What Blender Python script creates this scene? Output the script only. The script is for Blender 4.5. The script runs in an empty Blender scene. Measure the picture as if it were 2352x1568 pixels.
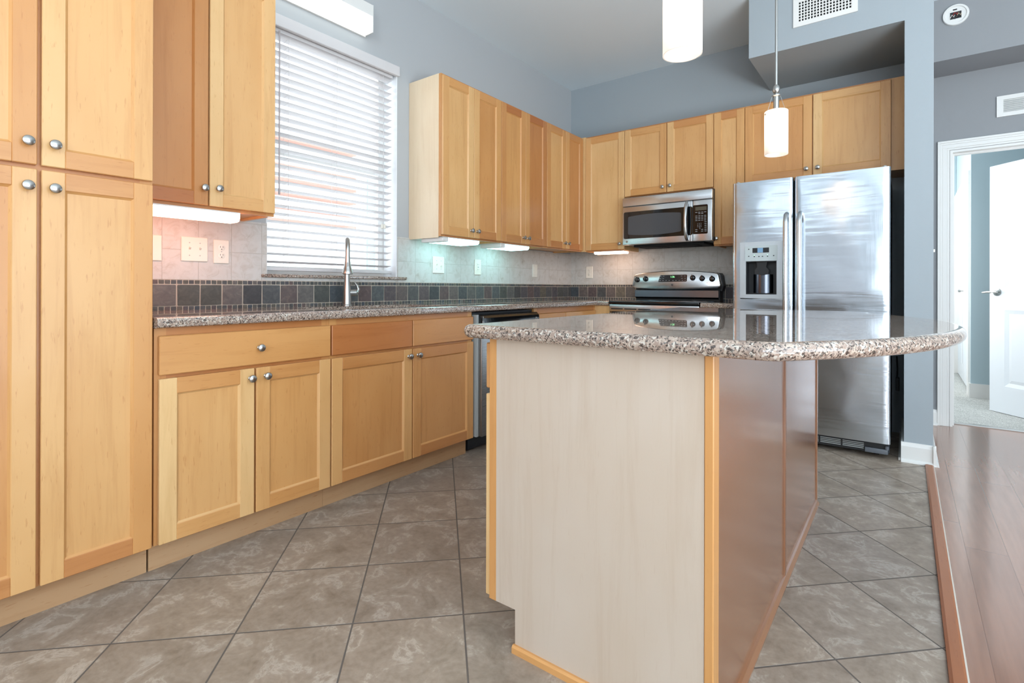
import bpy, bmesh, math, random
from mathutils import Vector, Matrix
random.seed(7)
S = bpy.context.scene
COL = S.collection

# ------------------------------------------------------------------ camera
YB, YU, YC, YD = 4.597, 4.272, 3.8625, 5.04      # back wall, upper fronts, wing wall face, door wall
XB = 0.6313                                       # base door face
cam_d = bpy.data.cameras.new('camera'); cam = bpy.data.objects.new('camera', cam_d); COL.objects.link(cam)
cam_d.sensor_width = 36.0; cam_d.lens = 1192.85/2352*36.0
cam_d.shift_x = -1.77/2352; cam_d.shift_y = -(784-660.25)/2352
cam_d.clip_start = 0.05
yw, pt, ro = math.radians(37.0915), math.radians(.05), math.radians(.1366)
Rv = Vector((math.cos(yw), math.sin(yw), 0)); Fv = Vector((-math.sin(yw), math.cos(yw), 0)); Uv = Vector((0, 0, 1))
F2 = Fv*math.cos(pt)+Uv*math.sin(pt); U2 = -Fv*math.sin(pt)+Uv*math.cos(pt)
R3 = Rv*math.cos(ro)+U2*math.sin(ro); U3 = -Rv*math.sin(ro)+U2*math.cos(ro)
M = Matrix((R3, U3, -F2)).transposed().to_4x4(); M.translation = Vector((2.7318, 0, 1.0207))
cam.matrix_world = M
S.camera = cam
# ------------------------------------------------------------------ world, daylight, added fill lamps, exposure
w = bpy.data.worlds.new('sky'); S.world = w; w.use_nodes = True
bg = w.node_tree.nodes['Background']; bg.inputs[0].default_value = (0.80, 0.91, 1.0, 1); bg.inputs[1].default_value = 3.9
S.view_settings.view_transform = 'Standard'; S.view_settings.look = 'None'
S.view_settings.gamma = 1; S.view_settings.use_curve_mapping = False
S.view_settings.exposure = 0.11

def area(name, loc, rot, sx, sy, power, col):
    l = bpy.data.lights.new(name, 'AREA'); l.shape = 'RECTANGLE'; l.size = sx; l.size_y = sy
    l.energy = power; l.color = col
    o = bpy.data.objects.new(name, l); COL.objects.link(o); o.location = loc; o.rotation_euler = rot
    return o
HP = math.pi/2
area('daylight_living_windows', (4.9, -4.45, 1.75), (HP, 0, 0), 3.2, 2.6, 124, (0.90, 0.95, 1.0))
area('fill_side_windows', (6.95, 0.6, 1.6), (HP, 0, HP), 3.6, 2.2, 26, (0.94, 0.97, 1.0))  # unseen side lamp, added to brighten the left wall and cabinets
area('fill_floor_bounce', (5.6, -.6, .30), (math.pi, 0, 0), 2.0, 4.0, 400, (0.78, 0.92, 1.0))  # added upward fill lamp, stands in for sun bounce off the floor
area('daylight_kitchen_window', (-0.75, 1.87, 1.9), (HP, 0, -HP), 1.6, 1.9, 3, (0.92, 0.97, 1.0))
area('fill_bedroom', (2.12, 5.85, 1.5), (HP, 0, -HP), .9, 1.7, 22, (0.96, 0.98, 1.0))  # fill lamp added before a solid wall to brighten the open door
area('daylight_passage', (2.12, 7.2, 1.7), (HP, 0, -HP), 1.8, 1.6, 42, (0.98, 0.99, 1.0))

# ------------------------------------------------------------------ materials
def srgb(r, g, b):
    f = lambda c: (c/255/12.92) if c/255 <= 0.04045 else ((c/255+0.055)/1.055)**2.4
    return (f(r), f(g), f(b), 1)
def newmat(n):
    m = bpy.data.materials.new(n); m.use_nodes = True
    nt = m.node_tree; return m, nt, nt.nodes['Principled BSDF']
def plain(n, col, rough=.5, metal=0, bump=0, bscale=200, coat=0, spec=.5):
    m, nt, p = newmat(n)
    p.inputs['Base Color'].default_value = col; p.inputs['Roughness'].default_value = rough
    p.inputs['Metallic'].default_value = metal; p.inputs['Coat Weight'].default_value = coat
    p.inputs['Specular IOR Level'].default_value = spec
    if bump:
        tc = nt.nodes.new('ShaderNodeTexCoord'); nz = nt.nodes.new('ShaderNodeTexNoise'); b = nt.nodes.new('ShaderNodeBump')
        nz.inputs['Scale'].default_value = bscale; nz.inputs['Detail'].default_value = 3
        b.inputs['Strength'].default_value = bump; b.inputs['Distance'].default_value = .002
        nt.links.new(tc.outputs['Object'], nz.inputs['Vector']); nt.links.new(nz.outputs['Fac'], b.inputs['Height'])
        nt.links.new(b.outputs['Normal'], p.inputs['Normal'])
    return m
def emit(n, col, st):
    m, nt, p = newmat(n)
    p.inputs['Base Color'].default_value = (.8, .8, .8, 1)
    p.inputs['Emission Color'].default_value = col; p.inputs['Emission Strength'].default_value = st
    p.inputs['Roughness'].default_value = .4
    return m
class N:
    def __init__(s, nt): s.nt = nt
    def n(s, t, **k):
        x = s.nt.nodes.new('ShaderNode'+t)
        for a, b in k.items(): setattr(x, a, b)
        return x
    def l(s, a, b): s.nt.links.new(a, b)
    def math(s, op, a, b=None, c=None):
        x = s.n('Math', operation=op)
        for i, v in enumerate((a, b, c)):
            if v is None: continue
            if isinstance(v, (int, float)): x.inputs[i].default_value = v
            else: s.l(v, x.inputs[i])
        return x.outputs[0]
    def mix(s, f, a, b, mode='MIX'):
        x = s.n('Mix', data_type='RGBA', blend_type=mode)
        for i, v in ((0, f), (6, a), (7, b)):
            if isinstance(v, (int, float)): x.inputs[i].default_value = v
            elif isinstance(v, tuple): x.inputs[i].default_value = v
            else: s.l(v, x.inputs[i])
        return x.outputs[2]
    def ramp(s, f, stops):
        x = s.n('ValToRGB'); cr = x.color_ramp
        while len(cr.elements) < len(stops): cr.elements.new(.5)
        for e, (p, c) in zip(cr.elements, stops): e.position = p; e.color = c
        s.l(f, x.inputs[0]); return x.outputs[0]

def wood(name, light, mid, dark, rough=.36, coat=.15, grain=1.0, pores=.5):
    """maple: colour per piece from the 'tone' attribute, grain along the 'gc' attribute's z"""
    m, nt, p = newmat(name); k = N(nt)
    at = k.n('Attribute', attribute_name='gc'); tn = k.n('Attribute', attribute_name='tone')
    mp = k.n('Mapping'); mp.inputs['Scale'].default_value = (26, 26, 1.6); k.l(at.outputs['Vector'], mp.inputs['Vector'])
    n1 = k.n('TexNoise'); n1.inputs['Scale'].default_value = 1.0; n1.inputs['Detail'].default_value = 6; n1.inputs['Roughness'].default_value = .65
    n1.inputs['Distortion'].default_value = .6; k.l(mp.outputs[0], n1.inputs['Vector'])
    mp2 = k.n('Mapping'); mp2.inputs['Scale'].default_value = (5, 5, 2.2); k.l(at.outputs['Vector'], mp2.inputs['Vector'])
    n2 = k.n('TexNoise'); n2.inputs['Scale'].default_value = 1.0; n2.inputs['Detail'].default_value = 3; k.l(mp2.outputs[0], n2.inputs['Vector'])
    mp3 = k.n('Mapping'); mp3.inputs['Scale'].default_value = (150, 150, 22); k.l(at.outputs['Vector'], mp3.inputs['Vector'])
    n3 = k.n('TexNoise'); n3.inputs['Scale'].default_value = 1.0; n3.inputs['Detail'].default_value = 2; k.l(mp3.outputs[0], n3.inputs['Vector'])
    base = k.ramp(tn.outputs['Fac'], [(0, light), (.5, mid), (1, dark)])
    g = k.ramp(n1.outputs['Fac'], [(.30, (.86, .80, .73, 1)), (.5, (1, 1, 1, 1)), (.72, (1.0, 1.0, 1.0, 1))])
    c1 = k.mix(.8*grain, base, g, 'MULTIPLY')
    g2 = k.ramp(n2.outputs['Fac'], [(.3, (.90, .83, .74, 1)), (.65, (1.0, 1.0, 1.0, 1))])
    c2 = k.mix(.8*grain, c1, g2, 'MULTIPLY')
    g3 = k.ramp(n3.outputs['Fac'], [(.27, (.66, .46, .30, 1)), (.35, (1, 1, 1, 1))])
    c3 = k.mix(pores, c2, g3, 'MULTIPLY')
    k.l(c3, p.inputs['Base Color'])
    p.inputs['Roughness'].default_value = rough; p.inputs['Coat Weight'].default_value = coat; p.inputs['Coat Roughness'].default_value = .18
    b = k.n('Bump'); b.inputs['Strength'].default_value = .06 if coat < .5 else 0.0; b.inputs['Distance'].default_value = .001
    k.l(n1.outputs['Fac'], b.inputs['Height']); k.l(b.outputs[0], p.inputs['Normal'])
    return m
MAPLE = wood('maple', srgb(232, 194, 140), srgb(212, 156, 96), srgb(182, 114, 64), pores=.35)
PALE = wood('pale_maple_veneer', srgb(204, 187, 171), srgb(198, 180, 163), srgb(188, 168, 148), rough=.42, grain=.6, pores=.1, coat=.05)
PALE2 = wood('blond_maple_veneer', srgb(236, 214, 184), srgb(230, 206, 174), srgb(222, 194, 158), rough=.42, grain=.6, pores=.1, coat=.05)
EDGE = wood('honey_edge_band', srgb(214, 158, 98), srgb(206, 148, 88), srgb(184, 124, 68), rough=.4, pores=.12)
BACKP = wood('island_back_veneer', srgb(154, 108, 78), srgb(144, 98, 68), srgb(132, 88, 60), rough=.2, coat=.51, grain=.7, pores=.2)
KICK = wood('toe_kick_board', srgb(196, 160, 122), srgb(186, 148, 110), srgb(170, 132, 96), rough=.6, coat=0)

def granite():
    m, nt, p = newmat('granite'); k = N(nt)
    tc = k.n('TexCoord')
    nz = k.n('TexNoise'); nz.inputs['Scale'].default_value = 90; nz.inputs['Detail'].default_value = 2; k.l(tc.outputs['Object'], nz.inputs['Vector'])
    wv = k.mix(.014, tc.outputs['Object'], nz.outputs['Color'], 'ADD')
    v1 = k.n('TexVoronoi'); v1.inputs['Scale'].default_value = 190; k.l(wv, v1.inputs['Vector'])
    v2 = k.n('TexVoronoi'); v2.inputs['Scale'].default_value = 290; k.l(wv, v2.inputs['Vector'])
    s1 = k.n('SeparateColor'); k.l(v1.outputs['Color'], s1.inputs[0]); s2 = k.n('SeparateColor'); k.l(v2.outputs['Color'], s2.inputs[0])
    a = k.ramp(s1.outputs[0], [(0, srgb(158, 136, 122)), (.30, srgb(176, 156, 142)), (.55, srgb(142, 124, 114)), (.72, srgb(186, 168, 152)), (.86, srgb(200, 190, 178)), (1, srgb(156, 136, 122))])
    a.node.color_ramp.interpolation = 'CONSTANT'
    d = k.ramp(s2.outputs[1], [(0, (1, 1, 1, 1)), (.76, (1, 1, 1, 1)), (.79, srgb(104, 102, 104)), (.92, srgb(66, 66, 70)), (1, srgb(66, 66, 70))])
    c = k.mix(.85, a, d, 'MULTIPLY')
    k.l(c, p.inputs['Base Color']); p.inputs['Roughness'].default_value = .018; p.inputs['Specular IOR Level'].default_value = .75
    return m
GRANITE = granite()

def tile_floor():
    m, nt, p = newmat('floor_tile'); k = N(nt)
    tc = k.n('TexCoord'); sp = k.n('SeparateXYZ'); k.l(tc.outputs['Object'], sp.inputs[0])
    r = 2**-.5; T = .3355
    u = k.math('DIVIDE', k.math('SUBTRACT', k.math('MULTIPLY', k.math('ADD', sp.outputs[0], sp.outputs[1]), r), 2.005), T)
    v = k.math('DIVIDE', k.math('SUBTRACT', k.math('MULTIPLY', k.math('SUBTRACT', sp.outputs[0], sp.outputs[1]), r), -.035), T)
    def edge(q):
        f = k.math('FRACT', q); return k.math('MINIMUM', f, k.math('SUBTRACT', 1.0, f))
    e = k.math('MINIMUM', edge(u), edge(v))
    mr = k.n('MapRange'); mr.inputs[1].default_value = .005; mr.inputs[2].default_value = .010; k.l(e, mr.inputs[0])
    mask = mr.outputs[0]
    cb = k.n('CombineXYZ'); k.l(k.math('FLOOR', u), cb.inputs[0]); k.l(k.math('FLOOR', v), cb.inputs[1])
    wn = k.n('TexWhiteNoise'); k.l(cb.outputs[0], wn.inputs[0])
    off = k.n('VectorMath', operation='SCALE'); k.l(wn.outputs['Color'], off.inputs[0]); off.inputs['Scale'].default_value = 7
    ad = k.n('VectorMath', operation='ADD'); k.l(tc.outputs['Object'], ad.inputs[0]); k.l(off.outputs[0], ad.inputs[1])
    n1 = k.n('TexNoise'); n1.inputs['Scale'].default_value = 8.5; n1.inputs['Detail'].default_value = 12; n1.inputs['Roughness'].default_value = .68; n1.inputs['Distortion'].default_value = .5
    k.l(ad.outputs[0], n1.inputs['Vector'])
    n2 = k.n('TexNoise'); n2.inputs['Scale'].default_value = 60; n2.inputs['Detail'].default_value = 5; k.l(ad.outputs[0], n2.inputs['Vector'])
    c = k.ramp(n1.outputs['Fac'], [(.30, srgb(132, 117, 103)), (.42, srgb(151, 136, 121)), (.54, srgb(163, 148, 133)), (.585, srgb(184, 172, 159)), (.63, srgb(159, 144, 129)), (.78, srgb(142, 127, 114))])
    c = k.mix(.35, c, k.ramp(n2.outputs['Fac'], [(.35, (.72, .70, .68, 1)), (.6, (1.08, 1.08, 1.08, 1))]), 'MULTIPLY')
    tone = k.ramp(wn.outputs['Value'], [(0, (.88, .88, .90, 1)), (1, (1.06, 1.04, 1.02, 1))])
    c = k.mix(1.0, c, tone, 'MULTIPLY')
    c = k.mix(mask, srgb(100, 92, 86), c)
    k.l(c, p.inputs['Base Color'])
    k.l(k.ramp(mask, [(0, (.8, .8, .8, 1)), (1, (.40, .40, .40, 1))]), p.inputs['Roughness'])
    h = k.math('ADD', k.math('MULTIPLY', mask, 1.0), k.math('MULTIPLY', n1.outputs['Fac'], .5))
    b = k.n('Bump'); b.inputs['Strength'].default_value = .45; b.inputs['Distance'].default_value = .003
    k.l(h, b.inputs['Height']); k.l(b.outputs[0], p.inputs['Normal'])
    return m
FLOORTILE = tile_floor()

def wall_tile(horiz, u0):
    """cream square wall tiles; horiz = index of the wall's horizontal axis"""
    m, nt, p = newmat('cream_wall_tile'); k = N(nt)
    tc = k.n('TexCoord'); sp = k.n('SeparateXYZ'); k.l(tc.outputs['Object'], sp.inputs[0])
    T = .1545
    u = k.math('DIVIDE', k.math('SUBTRACT', sp.outputs[horiz], u0), T); v = k.math('DIVIDE', k.math('SUBTRACT', sp.outputs[2], 1.211), T)
    def edge(q):
        f = k.math('FRACT', q); return k.math('MINIMUM', f, k.math('SUBTRACT', 1.0, f))
    e = k.math('MINIMUM', edge(u), edge(v))
    mr = k.n('MapRange'); mr.inputs[1].default_value = .006; mr.inputs[2].default_value = .016; k.l(e, mr.inputs[0]); mask = mr.outputs[0]
    cb = k.n('CombineXYZ'); k.l(k.math('FLOOR', u), cb.inputs[0]); k.l(k.math('FLOOR', v), cb.inputs[1])
    wn = k.n('TexWhiteNoise'); k.l(cb.outputs[0], wn.inputs[0])
    off = k.n('VectorMath', operation='SCALE'); k.l(wn.outputs['Color'], off.inputs[0]); off.inputs['Scale'].default_value = 5
    ad = k.n('VectorMath', operation='ADD'); k.l(tc.outputs['Object'], ad.inputs[0]); k.l(off.outputs[0], ad.inputs[1])
    n1 = k.n('TexNoise'); n1.inputs['Scale'].default_value = 18; n1.inputs['Detail'].default_value = 10; n1.inputs['Roughness'].default_value = .7; n1.inputs['Distortion'].default_value = .8
    k.l(ad.outputs[0], n1.inputs['Vector'])
    c = k.ramp(n1.outputs['Fac'], [(.26, srgb(158, 148, 138)), (.36, srgb(186, 180, 172)), (.5, srgb(198, 195, 190)), (.8, srgb(206, 203, 199))])
    c = k.mix(mask, srgb(182, 177, 170), c)
    k.l(c, p.inputs['Base Color']); p.inputs['Roughness'].default_value = .42
    b = k.n('Bump'); b.inputs['Strength'].default_value = .4; b.inputs['Distance'].default_value = .002
    k.l(mask, b.inputs['Height']); k.l(b.outputs[0], p.inputs['Normal'])
    return m
TILE_L = wall_tile(1, .957); TILE_B = wall_tile(0, .459)

def slate():
    m, nt, p = newmat('slate_mosaic'); k = N(nt)
    tn = k.n('Attribute', attribute_name='tone'); at = k.n('Attribute', attribute_name='gc')
    n1 = k.n('TexNoise'); n1.inputs['Scale'].default_value = 38; n1.inputs['Detail'].default_value = 8; n1.inputs['Distortion'].default_value = .9; k.l(at.outputs['Vector'], n1.inputs['Vector'])
    base = k.ramp(tn.outputs['Fac'], [(0, srgb(66, 65, 66)), (.2, srgb(84, 86, 87)), (.38, srgb(74, 76, 72)), (.52, srgb(98, 92, 82)), (.66, srgb(66, 74, 82)), (.8, srgb(94, 78, 76)), (.93, srgb(104, 100, 96)), (1, srgb(58, 58, 62))])
    c = k.mix(.8, base, k.ramp(n1.outputs['Fac'], [(.3, (.70, .70, .72, 1)), (.55, (1, 1, 1, 1)), (.68, (1.35, 1.32, 1.26, 1))]), 'MULTIPLY')
    k.l(c, p.inputs['Base Color']); p.inputs['Roughness'].default_value = .55
    b = k.n('Bump'); b.inputs['Strength'].default_value = .5; b.inputs['Distance'].default_value = .002
    k.l(n1.outputs['Fac'], b.inputs['Height']); k.l(b.outputs[0], p.inputs['Normal'])
    return m
SLATE = slate()
GROUT = plain('mosaic_grout', srgb(190, 176, 160), .9, bump=.3, bscale=300)

def plank_floor():
    m, nt, p = newmat('wood_floor'); k = N(nt)
    tc = k.n('TexCoord'); sp = k.n('SeparateXYZ'); k.l(tc.outputs['Object'], sp.inputs[0])
    W_ = .127
    u = k.math('DIVIDE', sp.outputs[0], W_); fu = k.math('FLOOR', u)
    wn0 = k.n('TexWhiteNoise', noise_dimensions='1D'); k.l(fu, wn0.inputs['W'])
    v = k.math('ADD', k.math('DIVIDE', sp.outputs[1], 1.2), k.math('MULTIPLY', wn0.outputs['Value'], 7)); fv = k.math('FLOOR', v)
    def edge(q):
        f = k.math('FRACT', q); return k.math('MINIMUM', f, k.math('SUBTRACT', 1.0, f))
    e = k.math('MINIMUM', edge(u), k.math('MULTIPLY', edge(v), 9))
    mr = k.n('MapRange'); mr.inputs[1].default_value = .004; mr.inputs[2].default_value = .012; k.l(e, mr.inputs[0]); mask = mr.outputs[0]
    cb = k.n('CombineXYZ'); k.l(fu, cb.inputs[0]); k.l(fv, cb.inputs[1])
    wn = k.n('TexWhiteNoise'); k.l(cb.outputs[0], wn.inputs[0])
    ad = k.n('VectorMath', operation='ADD'); k.l(tc.outputs['Object'], ad.inputs[0]); k.l(wn.outputs['Color'], ad.inputs[1])
    mp = k.n('Mapping'); mp.inputs['Scale'].default_value = (40, 3, 1); k.l(ad.outputs[0], mp.inputs['Vector'])
    n1 = k.n('TexNoise'); n1.inputs['Scale'].default_value = 1; n1.inputs['Detail'].default_value = 6; k.l(mp.outputs[0], n1.inputs['Vector'])
    base = k.ramp(wn.outputs['Value'], [(0, srgb(150, 104, 80)), (1, srgb(160, 114, 90))])
    c = k.mix(.6, base, k.ramp(n1.outputs['Fac'], [(.3, (.75, .7, .66, 1)), (.65, (1.08, 1.06, 1.04, 1))]), 'MULTIPLY')
    c = k.mix(mask, srgb(126, 84, 62), c)
    k.l(c, p.inputs['Base Color']); p.inputs['Roughness'].default_value = .22; p.inputs['Specular IOR Level'].default_value = .7; p.inputs['Coat Weight'].default_value = .5; p.inputs['Coat Roughness'].default_value = .12
    b = k.n('Bump'); b.inputs['Strength'].default_value = .15; b.inputs['Distance'].default_value = .002
    k.l(mask, b.inputs['Height']); k.l(b.outputs[0], p.inputs['Normal'])
    return m
PLANKS = plank_floor()

def carpet():
    m, nt, p = newmat('carpet'); k = N(nt)
    tc = k.n('TexCoord'); n1 = k.n('TexNoise'); n1.inputs['Scale'].default_value = 160; n1.inputs['Detail'].default_value = 4; k.l(tc.outputs['Object'], n1.inputs['Vector'])
    n2 = k.n('TexNoise'); n2.inputs['Scale'].default_value = 14; n2.inputs['Detail'].default_value = 4; k.l(tc.outputs['Object'], n2.inputs['Vector'])
    c = k.ramp(n1.outputs['Fac'], [(.35, srgb(150, 150, 146)), (.65, srgb(214, 214, 208))])
    c = k.mix(.5, c, k.ramp(n2.outputs['Fac'], [(.35, (.8, .8, .8, 1)), (.6, (1, 1, 1, 1))]), 'MULTIPLY')
    k.l(c, p.inputs['Base Color']); p.inputs['Roughness'].default_value = .95
    b = k.n('Bump'); b.inputs['Strength'].default_value = .8; b.inputs['Distance'].default_value = .006
    k.l(n1.outputs['Fac'], b.inputs['Height']); k.l(b.outputs[0], p.inputs['Normal'])
    return m
CARPET = carpet()

def steel(name, col, rough, wav=0, axis=2, brush=.12):
    m, nt, p = newmat(name); k = N(nt)
    p.inputs['Base Color'].default_value = col; p.inputs['Metallic'].default_value = 1
    tc = k.n('TexCoord'); mp = k.n('Mapping')
    sc = [400, 400, 400]; sc[axis] = 6; mp.inputs['Scale'].default_value = sc; k.l(tc.outputs['Object'], mp.inputs['Vector'])
    n1 = k.n('TexNoise'); n1.inputs['Scale'].default_value = 1; n1.inputs['Detail'].default_value = 2; k.l(mp.outputs[0], n1.inputs['Vector'])
    k.l(k.math('ADD', rough-.04, k.math('MULTIPLY', n1.outputs['Fac'], .09)), p.inputs['Roughness'])
    b = k.n('Bump'); b.inputs['Strength'].default_value = brush; b.inputs['Distance'].default_value = .0003
    k.l(n1.outputs['Fac'], b.inputs['Height'])
    if wav:
        n2 = k.n('TexNoise'); n2.inputs['Scale'].default_value = 3.2; n2.inputs['Detail'].default_value = 1.5; k.l(tc.outputs['Object'], n2.inputs['Vector'])
        b2 = k.n('Bump'); b2.inputs['Strength'].default_value = wav; b2.inputs['Distance'].default_value = .02
        k.l(n2.outputs['Fac'], b2.inputs['Height']); mp4 = k.n('Mapping'); mp4.inputs['Scale'].default_value = (1.6, 1.6, 17); k.l(tc.outputs['Object'], mp4.inputs['Vector'])
        n4 = k.n('TexNoise'); n4.inputs['Scale'].default_value = 1; n4.inputs['Detail'].default_value = 2; n4.inputs['Distortion'].default_value = .6; k.l(mp4.outputs[0], n4.inputs['Vector'])
        b4 = k.n('Bump'); b4.inputs['Strength'].default_value = wav*.5; b4.inputs['Distance'].default_value = .006
        k.l(n4.outputs['Fac'], b4.inputs['Height']); k.l(b2.outputs[0], b4.inputs['Normal']); k.l(b4.outputs[0], b.inputs['Normal'])
    k.l(b.outputs[0], p.inputs['Normal'])
    return m
STEEL = steel('stainless_steel', srgb(206, 208, 210), .24, axis=0)
FRIDGE = steel('stainless_door', srgb(196, 203, 210), .17, wav=.5, axis=2, brush=.05)
NICKEL = plain('brushed_nickel', srgb(176, 174, 170), .28, 1)
PAINT = plain('wall_paint', srgb(158, 166, 171), .75, bump=.12, bscale=260)
PAINTW = plain('wall_paint_warm_grey', srgb(176, 178, 180), .75, bump=.12, bscale=260)
PAINT_SHADED = plain('hall_paint_shaded', srgb(144, 145, 147), .75, bump=.12, bscale=260)  # wall paint darkened: the hall's shade is put into the colour
CEIL = plain('ceiling_paint', srgb(226, 236, 242), .85, bump=.12, bscale=200)
TEAL = plain('bedroom_paint', srgb(172, 190, 196), .8, bump=.1, bscale=260)
WHITE = plain('white_trim', srgb(226, 224, 220), .4)
DOORW = plain('white_door', srgb(232, 234, 236), .38)
IVORY = plain('ivory_plastic', srgb(232, 226, 214), .35)
BLIND = plain('blind_slat', srgb(214, 210, 210), .42)
def _tr(m):
    nt = m.node_tree; k = N(nt); o = nt.nodes['Material Output']; p = nt.nodes['Principled BSDF']
    t = k.n('BsdfTranslucent'); t.inputs[0].default_value = srgb(244, 240, 238); x = k.n('MixShader'); x.inputs[0].default_value = .05
    k.l(p.outputs[0], x.inputs[1]); k.l(t.outputs[0], x.inputs[2]); k.l(x.outputs[0], o.inputs[0])
_tr(BLIND)
BLACK = plain('black_gloss', srgb(14, 15, 17), .10, coat=.3)
BLACKM = plain('black_matte', srgb(24, 25, 28), .45)
CHAR = plain('charcoal_glass', srgb(74, 76, 80), .18)
DKBLUE = plain('fridge_side_grey', srgb(52, 60, 70), .5, bump=.2, bscale=500)
GREYP = plain('grey_plastic', srgb(170, 172, 170), .4)
DARK = plain('shadow_cavity', srgb(16, 16, 16), .8)
MARK = plain('printed_marking', srgb(190, 192, 194), .5)
MARKD = plain('dark_marking', srgb(40, 40, 42), .5)
RED = plain('red_marking', srgb(170, 40, 36), .5)
BRICK = plain('outside_timber', srgb(206, 166, 150), .8)
OUTW = plain('outside_render', srgb(240, 240, 238), .9)
OUTG = plain('outside_glass', srgb(150, 168, 176), .2)
GREENL = emit('green_digits', (.15, 1.0, .25, 1), 1.4)
LCD = plain('blue_display', srgb(120, 156, 186), .3)
L_PINK = emit('tube_pink', (1.0, .50, .37, 1), 9.5)
L_CYAN = emit('tube_cyan', (.42, .90, .95, 1), 6.5)
L_WARM = emit('tube_warm', (1.0, .68, .50, 1), 13.0)
L_WALL = emit('tube_neutral', (.93, 1.0, .95, 1), 1.7)
L_BULB = emit('pendant_bulb', (1.0, .84, .70, 1), 13.0)
def opal():
    m, nt, p = newmat('opal_glass')
    p.inputs['Base Color'].default_value = (.95, .93, .9, 1); p.inputs['Roughness'].default_value = .35
    p.inputs['Emission Color'].default_value = (1.0, .82, .68, 1); p.inputs['Emission Strength'].default_value = .0
    k = N(nt); o = nt.nodes['Material Output']; t = k.n('BsdfTranslucent'); t.inputs[0].default_value = (1, .95, .90, 1); x = k.n('MixShader'); x.inputs[0].default_value = .55
    k.l(p.outputs[0], x.inputs[1]); k.l(t.outputs[0], x.inputs[2]); k.l(x.outputs[0], o.inputs[0])
    return m
OPAL = opal()
def glass():
    m = bpy.data.materials.new('window_glass'); m.use_nodes = True; nt = m.node_tree; nt.nodes.clear(); k = N(nt)
    o = k.n('OutputMaterial'); t = k.n('BsdfTransparent'); g = k.n('BsdfGlossy'); g.inputs['Roughness'].default_value = .02
    f = k.n('LayerWeight'); f.inputs[0].default_value = .5; mx = k.n('MixShader')
    k.l(k.math('MULTIPLY_ADD', k.math('POWER', f.outputs['Facing'], 4.0), .6, .04), mx.inputs[0]); k.l(t.outputs[0], mx.inputs[1]); k.l(g.outputs[0], mx.inputs[2]); k.l(mx.outputs[0], o.inputs[0])
    return m
GLASS = glass()

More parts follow.
